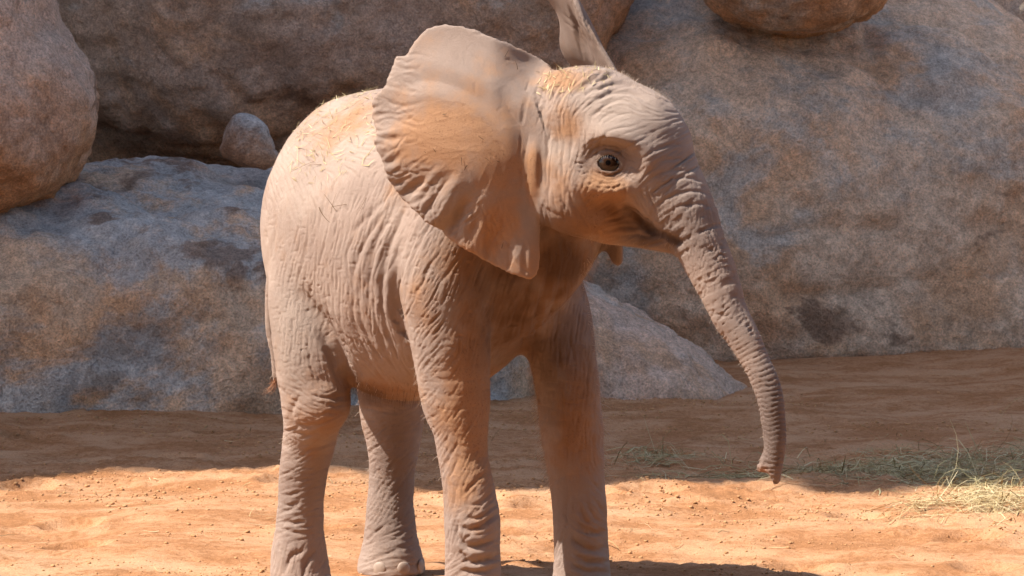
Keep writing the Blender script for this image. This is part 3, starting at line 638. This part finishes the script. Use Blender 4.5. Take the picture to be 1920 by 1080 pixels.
def ground_material():
    k = NT('sand', .95, .1)
    big = k.noise(.9, 5, .6, .3, map_=(.8, 1, 1)); med = k.noise(3.6, 7, .7, .3, map_=(.8, 1.2, 1)); fin = k.noise(60, 4, .7); gr = k.noise(260, 3, .7)
    c = k.mix(k.ramp(med, .40, .64), (.405, .190, .086), (.495, .278, .148))
    c = k.mix(k.math('MULTIPLY', k.ramp(big, .52, .72), .6), c, (.52, .35, .21))
    c = k.mix(k.math('MULTIPLY', k.ramp(k.math('MULTIPLY_ADD', fin, .5, k.math('MULTIPLY', med, .5)), .52, .42), .75), c, (.29, .13, .052))
    c = k.mix(.5, c, k.mix(k.ramp(gr, .3, .7), (.55, .52, .5), (1.3, 1.3, 1.3)), 'MULTIPLY')
    b = k.bump(fin, .008, .5); b = k.bump(gr, .004, .7, b)
    return k.done(c, b)
M_skin = skin_material()

# ------------------------------------------------------------------ setting: ground and boulders
def axis(a, b, h, far, g=1.25):
    x = list(np.arange(a, b + 1e-6, h)); s_ = h
    while x[-1] < far: s_ *= g; x.append(x[-1] + s_)
    s_ = h
    while x[0] > -far: s_ *= g; x.insert(0, x[0] - s_)
    return np.array(x)
gx_ = axis(-2.2, 2.5, .0135, 300); gy_ = axis(-.8, 6.0, .0135, 400)
GX, GY = np.meshgrid(gx_, gy_, indexing='ij'); gp = np.stack([GX.ravel(), GY.ravel(), np.zeros(GX.size)], 1)
FOOT = [(a, b) for a, b in np.random.RandomState(12).uniform((-1.5, .35), (1.9, 3.4), (34, 2))]
def ground_h(p):
    x, y = p[:, 0], p[:, 1]; q = np.stack([x, y, x * 0], 1); far = sst(30, 8, np.hypot(x, y))
    h = .016 * fbm(q * np.array([1.5, 2.0, 1]) + 3, 3)                       # trampled, streaked sand
    h += .007 * fbm(q * np.array([5.5, 7, 1]) + 8, 3)
    c = fbm(q * np.array([2.0, 2.8, 1]) + 21, 2); cl = sst(.1, .7, c)
    h += cl * (.009 * np.abs(noise(q * 34 + 2)) + .007 * np.abs(noise(q * 68)))   # crumbly clods
    h += .0022 * noise(q * 55)
    h += .045 * sst(4.3, 5.7, y) * sst(.2, 1.6, x) + .014 * sst(3.25, 3.75, y) * sst(.3, -.6, x) * (1 + .8 * noise(q * 4.0))
    for fx, fy in FOOT:
        d = np.hypot(x - fx, (y - fy)); h = h - .014 * sst(.085, .06, d) + .006 * np.exp(-((d - .10) / .025) ** 2)
    under = np.exp(-(((x + .05) / .75) ** 2 + ((y) / .55) ** 2) ** 2)
    return (h * far) * (1 - under * .92) - .002
gp[:, 2] = ground_h(gp)
nx, ny = len(gx_), len(gy_); I = np.arange(nx * ny).reshape(nx, ny)
GQ = np.stack([I[:-1, :-1], I[1:, :-1], I[1:, 1:], I[:-1, 1:]], -1).reshape(-1, 4)
put('ground', new_mesh('ground', gp, GQ), ground_material(), kind='structure', label='trampled orange sand of the enclosure floor')
def ground_at(x, y): return ground_h(np.array([[x, y, 0.0]]))[0]
def boulder(prims, mat, label, h=.045, amp=.05, k=.12, seed=0, lv=1, fine=.012):
    f = Field()
    for c, r, rot, e in prims:
        c = np.asarray(c, float); r = np.asarray(r, float); ca, sa = math.cos(rot[2]), math.sin(rot[2])
        Rm = np.array(Matrix.Rotation(rot[2], 3, 'Z') @ Matrix.Rotation(rot[1], 3, 'Y') @ Matrix.Rotation(rot[0], 3, 'X')).T
        def fn(q, c=c, r=r, Rm=Rm, e=e):
            l = np.abs((q - c) @ Rm.T) / r; g = (l ** e).sum(1) ** (1 / e); return (g - 1) * r.min()
        ext = np.full(3, np.linalg.norm(r) if rot != (0, 0, 0) else 0) if rot != (0, 0, 0) else r
        f.add(fn, c - ext, c + ext, k)
    lo = np.min([p[1] for p in f.prims], 0) - .15; hi = np.max([p[2] for p in f.prims], 0) + .15
    v, q = surface(f, lo, hi, h, 2, h * 6)
    v, q = subdivide(v, q, lv); n = normals(v, q); o = np.array([seed * 5.3, seed * 2.9, seed * 4.1])
    d = amp * fbm(v * 1.7 + o, 3) + amp * .35 * fbm(v * 5.5 + o, 3)
    d -= amp * .55 * (1 - np.abs(noise(v * np.array([2.2, 2.2, 4.0]) + o + 40))) ** 6       # joints and scars
    d += fine * fbm(v * 15 + o, 3) + fine * .35 * noise(v * 48 + o)
    d += amp * .5 * sst(.25, .55, fbm(v * 2.6 + o + 60, 2)) * .5
    return put('boulder', new_mesh('boulder', v + n * d[:, None], q), mat, label=label, cat_='boulder')
pinkish, brown = (.62, .435, .30), (.40, .285, .205)
mA = rock_material('stone_round', (.49, .36, .28), (.53, .39, .30), .25, .15, .8, 1, (.98, 1.22))
mB = rock_material('stone_lichen', pinkish, (.53, .375, .255), .78, .75, 0, 2, None, 1.12)
mC = rock_material('stone_brown', brown, (.43, .31, .235), .2, .25, 0, 3)
mD = rock_material('stone_dome', (.63, .455, .32), (.57, .42, .30), .5, .35, 0, 4)
mE = rock_material('stone_small', (.42, .31, .24), (.46, .34, .26), .85, .15, .75, 5, (1.02, 1.22), 1.12)
mG = rock_material('stone_pale', (.56, .41, .32), (.52, .38, .29), .4, .25, 0, 7)
mF = rock_material('stone_orange', (.43, .27, .15), (.40, .26, .17), .15, .3, 0, 6)
def pt(x, y, d): return P(x, y, d - 9.0)
boulder([(pt(260, 655, 13.85), (1.02, 1.05, .60), (0, 0, .08), 3.0), (pt(40, 690, 13.75), (.75, .98, .50), (0, 0, -.15), 2.8), (pt(620, 680, 14.0), (.8, 1.0, .50), (0, 0, .15), 2.7)], mB, 'broad low grey-blue and rust mottled boulder beneath the round tan boulder', seed=1, amp=.05)
boulder([(pt(-100, 215, 13.15) + np.array([0, .15, 0]), (.475, .5, .36), (0, .0, 0), 2.4), (pt(-150, 20, 13.3), (.40, .45, .5), (0, .3, 0), 2.3)], mA, 'tall rounded tan boulder with orange foot, perched on the mottled low boulder', seed=2, amp=.03)
boulder([(pt(560, -150, 15.6), (1.12, .95, .92), (0, 0, .05), 3.2), (pt(985, -60, 15.2), (.37, .6, .46), (0, .15, 0), 2.6), (pt(380, -420, 15.9), (1.1, 1.0, .9), (0, 0, 0), 2.6), (pt(330, 330, 16.0), (1.2, .8, .5), (0, 0, 0), 2.8)], mC, 'huge dark brown boulder forming the wall behind the elephant', seed=3, amp=.05)
boulder([(pt(455, 262, 13.75), (.085, .11, .10), (0, .45, 0), 3.0), (pt(488, 284, 13.75), (.075, .10, .055), (0, .5, 0), 3.0)], mE, 'small pale blue-grey stone lying on the ledge of the mottled boulder', h=.02, amp=.022, k=.05, seed=4, fine=.004)
boulder([(pt(1400, 430, 16.8), (1.70, 2.1, 1.22), (0, .20, 0), 2.3), (pt(1330, 500, 16.2), (.9, 1.45, .9), (0, 0, .2), 2.3), (pt(1800, 590, 16.2), (.85, 1.4, .66), (0, 0, -.1), 2.4)], mD, 'enormous sloping dome of mottled pink and grey rock behind the trunk', seed=5, amp=.05, h=.05)
boulder([(pt(1060, 690, 14.0), (.60, .52, .29), (0, .42, 0), 2.5), (pt(1240, 745, 13.9), (.34, .42, .13), (0, .42, 0), 2.5), (pt(930, 720, 14.0), (.35, .42, .28), (0, 0, 0), 2.2)], mG, 'low pale wedge of rock showing between the fore legs and trunk', h=.03, amp=.03, seed=6)
boulder([(pt(1490, -95, 15.0), (.37, .42, .30), (0, 0, 0), 2.4)], mF, 'orange-brown boulder resting on top of the sloping dome', seed=7, amp=.025, h=.035)
boulder([(pt(2010, -60, 19.2), (.75, .8, .62), (0, 0, 0), 2.4)], mC, 'dark boulder beyond the shoulder of the dome', seed=8)
boulder([(np.array([.9, 9.9, 1.0]), (2.6, 1.0, 1.6), (0, 0, 0), 2.8)], mC, 'shadowed rock wall closing the gap behind the boulders', seed=9, h=.07)
# boulders that carry the wall on, out of the picture on both sides
boulder([(np.array([-3.75, 6.2, .9]), (1.5, 1.3, 1.5), (0, 0, .3), 2.6), (np.array([-5.3, 6.6, .6]), (1.3, 1.3, 1.2), (0, 0, 0), 2.5)], mA, 'pair-humped tan boulder continuing the wall beyond the perched boulder', seed=11, h=.09)
boulder([(np.array([-2.9, 4.3, .35]), (.95, .9, .75), (0, .2, .2), 2.5)], mB, 'rounded mottled boulder at the outer foot of the wall', seed=12, h=.06)
boulder([(np.array([-1.6, 8.6, 1.4]), (2.2, 1.1, 1.9), (0, 0, 0), 2.7)], mC, 'massive brown boulder standing behind the perched boulder', seed=13, h=.09)
boulder([(np.array([4.6, 7.4, .8]), (1.6, 1.6, 1.7), (0, 0, .3), 2.5), (np.array([3.6, 6.4, .3]), (.9, .8, .7), (0, 0, 0), 2.4)], mD, 'big pinkish boulder closing the wall beside the sloping dome', seed=14, h=.09)
# unseen overhanging outcrop added beside the enclosure to shade the boulders
boulder([(np.array([-7.35, 3.45, 11.0]), (3.2, 3.5, .8), (0, 0, 0), 5.0), (np.array([-10.5, 3.45, 5.0]), (1.3, 2.8, 5.8), (0, 0, 0), 2.8)], mC, 'unseen towering outcrop with a flat overhang, added to shade the boulder wall', seed=10, h=.2, amp=.30, k=.4, fine=.02)
# unseen roofed blocker added round the camera to cut front fill and bounce
def box(name, lo, hi, mat, parent=None):
    lo, hi = np.array(lo), np.array(hi); v = np.array([[(lo, hi)[i][0], (lo, hi)[j][1], (lo, hi)[k_][2]] for i in (0, 1) for j in (0, 1) for k_ in (0, 1)], float)
    q = np.array([(0, 1, 3, 2), (4, 6, 7, 5), (0, 4, 5, 1), (2, 3, 7, 6), (0, 2, 6, 4), (1, 5, 7, 3)]); return put(name, new_mesh(name, v, q, False), mat, parent)
M_blocker = plain('blocker_dark', (.075, .05, .035), .8, .2, .35, 9)
blocker = bpy.data.objects.new('light_blocker', None); S.collection.objects.link(blocker); blocker.location = (0, 0, 0)
blocker['label'] = 'unseen dark roofed box added to block light from the front'; blocker['category'] = 'blocker'
box('blocker_roof', (-6.5, -13, 3.1), (6.5, -3.3, 3.3), M_blocker, blocker); box('blocker_back', (-6.3, -12.8, 0), (6.3, -12.6, 3.1), M_blocker, blocker)
for sx in (-1, 1):
    box('blocker_side', (sx * 6.2 - .1, -12.6, 0), (sx * 6.2 + .1, -5.0, 3.1), M_blocker, blocker)
    for xx in (2.6, 6.2): box('blocker_post', (sx * xx - .1, -3.7, 0), (sx * xx + .1, -3.5, 3.1), M_blocker, blocker)
print('rocks', time.time() - T0)
# ------------------------------------------------------------------ the elephant and its parts
ele = put('elephant', elephant_mesh, M_skin, label='young elephant calf with dusty wrinkled hide and spread ears standing on the sand', cat_='elephant')
def uv_ball(r, sx=1, sy=1, sz=1, nu=24, nv=16):
    v = []; f = []
    for j in range(nv + 1):
        t = math.pi * j / nv
        for i in range(nu): a = 2 * math.pi * i / nu; v.append((r * sx * math.sin(t) * math.cos(a), r * sy * math.sin(t) * math.sin(a), r * sz * math.cos(t)))
    for j in range(nv):
        for i in range(nu): f.append((j * nu + i, j * nu + (i + 1) % nu, (j + 1) * nu + (i + 1) % nu, (j + 1) * nu + i))
    return np.array(v), np.array(f)
def basis(x, y, z, o): return Matrix(((x[0], y[0], z[0], o[0]), (x[1], y[1], z[1], o[1]), (x[2], y[2], z[2], o[2]), (0, 0, 0, 1)))
v, f = uv_ball(EYR); me = new_mesh('eye', v, f[:, ::-1])
k = NT('eyeball', .1, .35); sep = k.n('ShaderNodeSeparateXYZ'); k.l(k.co, sep.inputs[0])
rr = k.math('SQRT', k.math('ADD', k.math('POWER', sep.outputs[0], 2.0), k.math('POWER', sep.outputs[1], 2.0)))
ec = k.mix(k.ramp(rr, .0050, .0062), (.004, .003, .003), (.036, .017, .009)); ec = k.mix(k.ramp(rr, .0125, .0155), ec, (.016, .009, .006))
M_eye = k.done(ec)
eye = put('eye', me, M_eye, ele, label='dark brown wet eye under a wrinkled lid'); eye.matrix_world = basis(ex, ez, ed, EYE)
eye2 = put('eye', me, M_eye, ele)
mir = EYE - 2 * ((EYE - HO) @ HR) * HR; ed2 = ed - 2 * (ed @ HR) * HR; ex2 = np.cross(np.array([0, 0, 1.0]), ed2); ex2 /= np.linalg.norm(ex2)
eye2.matrix_world = basis(ex2, np.cross(ed2, ex2), ed2, mir + ed2 * -.006)
# hair: tapering three-sided bristles
def bristles(L):                                  # list of polylines (n,3) with root radius
    Vv = []; Ff = []; Tn = []
    for pts, r in L:
        pts = np.asarray(pts); n = len(pts); base = len(Vv)
        for i, p in enumerate(pts):
            t = pts[min(i + 1, n - 1)] - pts[max(i - 1, 0)]; t = t / (np.linalg.norm(t) + 1e-9)
            a = np.cross(t, [.3, .2, .93]); a = a / (np.linalg.norm(a) + 1e-9); b = np.cross(t, a); q = r * (1 - .8 * i / (n - 1))
            for s_ in range(3): an = s_ * 2.094; Vv.append(p + q * (a * math.cos(an) + b * math.sin(an)))
        for i in range(n - 1):
            for s_ in range(3):
                s2 = (s_ + 1) % 3; Ff.append((base + i * 3 + s_, base + i * 3 + s2, base + i * 3 + 3 + s2, base + i * 3 + 3 + s_))
    return new_mesh('hair', np.array(Vv), np.array(Ff))
def grow(sel, n, L, r, lean, sd):
    rs = np.random.RandomState(sd); ix = np.nonzero(sel)[0]; out = []
    if len(ix) == 0: return out
    for i in rs.choice(ix, n):
        d = N2[i] + np.array(lean) + rs.normal(0, .3, 3); d /= np.linalg.norm(d); l = rs.uniform(*L); p = V2[i] - N2[i] * .002
        out.append(([p, p + d * l * .35, p + d * l * .7 + np.array([0, 0, -.08 * l]), p + d * l + np.array([0, 0, -.22 * l])], r * rs.uniform(.7, 1.2)))
    return out
M_hair = plain('bristle', (.20, .115, .07), .6, .3); M_pale = plain('pale_bristle', (.55, .42, .32), .6, .3)
fr = (face < .45) & (face > -.3)
hs = grow((np.abs(px - 725) < 70) & (np.abs(py - 740) < 25) & (V2[:, 2] < .5) & (N2[:, 2] < -.2), 230, (.008, .022), .00045, (0, 0, -.8), 1)
put('hair', bristles(hs), M_hair, ele, kind='stuff', label='fringe of dark belly bristles')
hs = grow((np.abs(px - 1180) < 85) & (np.abs(py - 452) < 16) & (V2[:, 1] < -.35), 120, (.003, .009), .00035, (0, 0, -.6), 2)
hs += grow((py < 190) & (px > 1030) & (px < 1290) & fr & (V2[:, 1] < -.3) & ~far_ear, 300, (.006, .016), .0004, (0, 0, .6), 3)
hs += grow(fr & (px > 1090) & (px < 1150) & (py > 480) & (py < 900) & (V2[:, 1] > -.3), 350, (.010, .028), .0004, (0, 0, -.5), 4)
hs += grow(fr & (px > 980) & (px < 1040) & (py > 680) & (py < 920), 260, (.010, .026), .0004, (0, 0, -.5), 5)
hs += grow(fr & (px > 1260) & (px < 1480) & (py > 300) & (py < 900), 220, (.004, .010), .0004, (0, 0, -.3), 6)
hs += grow((face < .5) & (face > -.1) & (px > 500) & (px < 720) & (py > 150) & (py < 420) & (V2[:, 1] > -.3), 420, (.004, .012), .0003, (0, 0, .3), 8)
hs += grow((px > 1040) & (px < 1260) & (py < 260) & (V2[:, 1] < -.3) & ~far_ear & ~near_ear, 420, (.003, .008), .00025, (0, 0, .3), 10)
hs += grow(fr & (px > 490) & (px < 860) & (py > 560) & (py < 1000), 260, (.006, .016), .0004, (0, 0, -.5), 7)
put('hair', bristles(hs), M_pale, ele, kind='stuff', label='sparse pale bristles along chin, legs and crown')
rs = np.random.RandomState(9); hs = []
tip = P(518, 708, .41)
for i in range(26):
    p = tip + rs.normal(0, .004, 3); d = np.array([rs.normal(-.25, .28), rs.normal(0, .3), -1]); d /= np.linalg.norm(d); l = rs.uniform(.02, .05)
    hs.append(([p, p + d * l * .4, p + d * l * .75 + np.array([-.004, 0, 0]), p + d * l + np.array([-.012, 0, .002])], .0008))
put('hair', bristles(hs), plain('tail_hair', (.30, .13, .06), .6, .3), ele, kind='stuff', label='reddish tuft at the tail end')
hs = []
for i in range(13):
    a = -1.0 + 2.0 * i / 12; x = math.sin(a) * .0265; z = (math.cos(a) - .267) * .0250
    p = EYE + ex * x + ez * z + ed * (EYR - .004); d = ed * .7 + ez * (-.55 + rs.normal(0, .15)) + ex * (math.sin(a) * .5 + rs.normal(0, .12)); l = rs.uniform(.010, .018)
    hs.append(([p, p + d * l * .5, p + d * l * .8 + ez * -.001, p + d * l - ez * .003], .0003))
put('hair', bristles(hs), M_pale, ele, kind='stuff', label='pale eyelashes of the visible eye')
M_nail = plain('toenail', (.36, .27, .21), .55, .35, .2, 90)
for spec, b, r in (((564, 1092), .172, .066), ((735, 1086), -.139, .070), ((887, 1142), .163, .066), ((1090, 1116), -.163, .064)):
    c = BP(spec[0], spec[1], b); c = np.array([c[0], c[1], 0])
    for j in range(4):
        an = math.radians(-66 + 44 * j); dr = BA * math.cos(an) + BB * math.sin(an); tg = np.cross([0, 0, 1.0], dr)
        v, f = uv_ball(1.0, .0165, .0055, .0175, 14, 10)
        o = put('toenail', new_mesh('toenail', v, f[:, ::-1]), M_nail, ele)
        # set on the surface of the foot
        q = c + np.array([0, 0, .017]); t = np.linspace(0, .14, 80); hit = E(q + t[:, None] * dr); s_ = t[np.argmax(hit > 0)]
        o.matrix_world = basis(tg, dr, np.array([0, 0, 1.0]), q + dr * (s_ - .0040))
# ------------------------------------------------------------------ hay, straw and pebbles
def blades(L, name='hay'):                        # flat curved ribbons: points, width, side vector, tone
    Vv = []; Ff = []; T = []
    for pts, w, sd, tone in L:
        n = len(pts); b = len(Vv)
        for i, p in enumerate(pts):
            q = w * (1 - .6 * (i / (n - 1)) ** 2) * .5; up = np.array([0, 0, q * .35])
            Vv += [p - sd * q, p + up, p + sd * q]; T += [tone] * 3
        for i in range(n - 1):
            o = b + i * 3; Ff += [(o, o + 1, o + 4, o + 3), (o + 1, o + 2, o + 5, o + 4)]
    me = new_mesh(name, np.array(Vv), np.array(Ff)); attr(me, 'tone', np.array(T)); return me
def hay_patch(n, sample, L, lift, sd, w=(.0010, .0024), pitch=.12):
    rs = np.random.RandomState(sd); out = []
    for i in range(n):
        x, y, hh = sample(rs); a = rs.uniform(0, 2 * math.pi); l = rs.uniform(*L) * rs.uniform(.5, 1); pi_ = rs.normal(0, pitch)
        if rs.rand() < .03: pi_ += rs.uniform(.3, 1.0)
        d = np.array([math.cos(a) * math.cos(pi_), math.sin(a) * math.cos(pi_), math.sin(pi_)]); sdv = np.array([-math.sin(a), math.cos(a), rs.normal(0, .5)]); sdv /= np.linalg.norm(sdv)
        z0 = rs.uniform(0, 1) ** 1.3 * hh + lift; bend = rs.normal(0, .25) * l; bz = rs.normal(0, .12) * l
        pts = []
        for t in np.linspace(0, 1, 5):
            p = np.array([x, y, 0]) + d * l * (t - .5) + sdv * bend * (4 * (t - .5) ** 2 - 1) * .5; p[2] += z0 + bz * (1 - 4 * (t - .5) ** 2) + (abs(d[2]) * l * .5 if pi_ > .25 else 0); pts.append(p)
        g = ground_h(np.array(pts)); 
        for p, gz in zip(pts, g): p[2] = max(p[2], 0) + gz + .002
        out.append((np.array(pts), rs.uniform(*w) * (1.9 if rs.rand() < .08 else 1), sdv, rs.rand()))
    return out
def region(cx, cy, rx, ry, hmax, pw=1.0):
    def f(rs):
        while True:
            u, v = rs.normal(0, .55, 2)
            if u * u + v * v < 2.2 and noise(np.array([[u * 3.1 + cx, v * 2.2 + cy, 0.5]]))[0] + .25 * rs.randn() > -.15: break
        p = G(cx + u * rx, min(max(cy + v * ry, 700), 1200)); return p[0], p[1], hmax * max(0, 1 - (u * u + v * v) * .8)
    return f
M_hay = hay_material('hay', (.30, .21, .09), (.44, .33, .16), (.62, .50, .29)); M_hayg = hay_material('green_hay', (.20, .165, .07), (.36, .30, .14), (.60, .51, .30))
put('hay_pile', blades(hay_patch(1500, region(1850, 885, 260, 38, .032), (.06, .26), 0, 21)), M_hayg, kind='stuff', label='large heap of greenish hay in the shade beside the sloping rock', cat_='hay')
put('hay_pile', blades(hay_patch(900, region(1840, 958, 140, 28, .035), (.05, .2), 0, 22)), M_hay, kind='stuff', label='small heap of golden hay lying in full sun', cat_='hay')
put('scattered_hay', blades(hay_patch(520, region(1610, 885, 220, 26, .02), (.05, .2), 0, 23) + hay_patch(280, region(1420, 894, 260, 10, .01), (.04, .14), 0, 24)), M_hayg, kind='stuff', label='thin strewn hay trailing from the heap towards the trunk tip', cat_='hay')
put('scattered_hay', blades(hay_patch(230, region(1230, 862, 110, 16, .018), (.05, .2), 0, 25)), M_hayg, kind='stuff', label='wisps of hay on the sand behind the far fore leg', cat_='hay')
put('scattered_hay', blades(hay_patch(170, lambda rs: (rs.uniform(-1.6, 2.0), rs.uniform(.2, 3.6), .002), (.02, .11), 0, 26, (.0012, .0024), .08)), M_hay, kind='stuff', label='stray single straws dropped over the open sand', cat_='straw')
# straws caught on the hide
def hide_straw(sel, n, L, sd, flat=.25, w=(.0010, .0020)):
    rs = np.random.RandomState(sd); ix = np.nonzero(sel & vis)[0]; out = []
    for i in rs.choice(ix, n):
        nn = N2[i]; a = np.cross(nn, rs.normal(0, 1, 3)); a /= np.linalg.norm(a); d = a + nn * abs(rs.normal(0, flat)); l = rs.uniform(*L); sdv = np.cross(nn, a)
        p0 = V2[i] + nn * .0015; b = rs.normal(0, .2) * l; pts = []
        for t in np.linspace(0, 1, 5): pts.append(p0 + d * l * (t - .3) * (1 if t > .3 else .6) + sdv * b * t * t + nn * (.0005 + .04 * l * t))
        out.append((np.array(pts), rs.uniform(*w), sdv, rs.rand()))
    return out
bk = (px > 545) & (px < 715) & (py < 350) & (py > 150) & ((px - 640) * .3 + (py - 270) < 60) & ~near_ear
hd = (px > 1000) & (px < 1150) & (py < 175) & (V2[:, 1] < -.3) & ~near_ear & ~far_ear
put('straw', blades(hide_straw(bk, 190, (.008, .035), 31) + hide_straw(bk, 16, (.04, .08), 32, .12)), M_hay, kind='stuff', label="bits of straw sprinkled over the elephant's back", cat_='straw')
put('straw', blades(hide_straw(hd, 110, (.006, .02), 33, .12) + hide_straw(hd, 10, (.03, .05), 34, .3)), M_hay, kind='stuff', label="mat of straw crumbs on the crown of the elephant's head", cat_='straw')
put('straw', blades(hide_straw(near_ear & (py > 100), 16, (.006, .02), 35, .1) + hide_straw((px > 560) & (px < 700) & (py > 300) & (py < 400) & ~near_ear, 7, (.04, .07), 36, .05)), plain('dark_straw', (.14, .085, .045)), kind='stuff', label="few dark straws stuck to the elephant's ear and flank", cat_='straw')
# pebbles and clods on the sand
rs = np.random.RandomState(41)
t_ = (1 + 5 ** .5) / 2; iv = np.array([(-1, t_, 0), (1, t_, 0), (-1, -t_, 0), (1, -t_, 0), (0, -1, t_), (0, 1, t_), (0, -1, -t_), (0, 1, -t_), (t_, 0, -1), (t_, 0, 1), (-t_, 0, -1), (-t_, 0, 1)]) / 1.9
iff = np.array([(0, 11, 5), (0, 5, 1), (0, 1, 7), (0, 7, 10), (0, 10, 11), (1, 5, 9), (5, 11, 4), (11, 10, 2), (10, 7, 6), (7, 1, 8), (3, 9, 4), (3, 4, 2), (3, 2, 6), (3, 6, 8), (3, 8, 9), (4, 9, 5), (2, 4, 11), (6, 2, 10), (8, 6, 7), (9, 8, 1)])
cx = rs.uniform(-2.0, 2.3, 120000); cy = rs.uniform(-.6, 4.6, 120000)
dn = fbm(np.stack([cx * 1.6, cy * 3.4, cx * 0], 1) + 21, 2) + .5 * fbm(np.stack([cx * 5, cy * 9, cx * 0], 1), 2)
kp = rs.rand(120000) < sst(-.3, .9, dn) * .30 + .025; cx, cy = cx[kp], cy[kp]
r = .0016 + .0042 * rs.rand(len(cx)) ** 5; gz = ground_h(np.stack([cx, cy, cx * 0], 1))
PV = iv[None] * r[:, None, None] * rs.uniform(.6, 1.3, (len(cx), 12, 1)) * np.array([1.15, 1.15, .8]); PV = PV + np.stack([cx, cy, gz + r * .25], 1)[:, None]
PF = iff[None] + (np.arange(len(cx)) * 12)[:, None, None]
put('gravel', new_mesh('gravel', PV.reshape(-1, 3), PF.reshape(-1, 3)), plain('clod', (.45, .245, .115), .95, .1, .45, 25), kind='stuff', label='crumbs of earth and grit littering the sand', cat_='gravel')
print('all', time.time() - T0, len(cx))
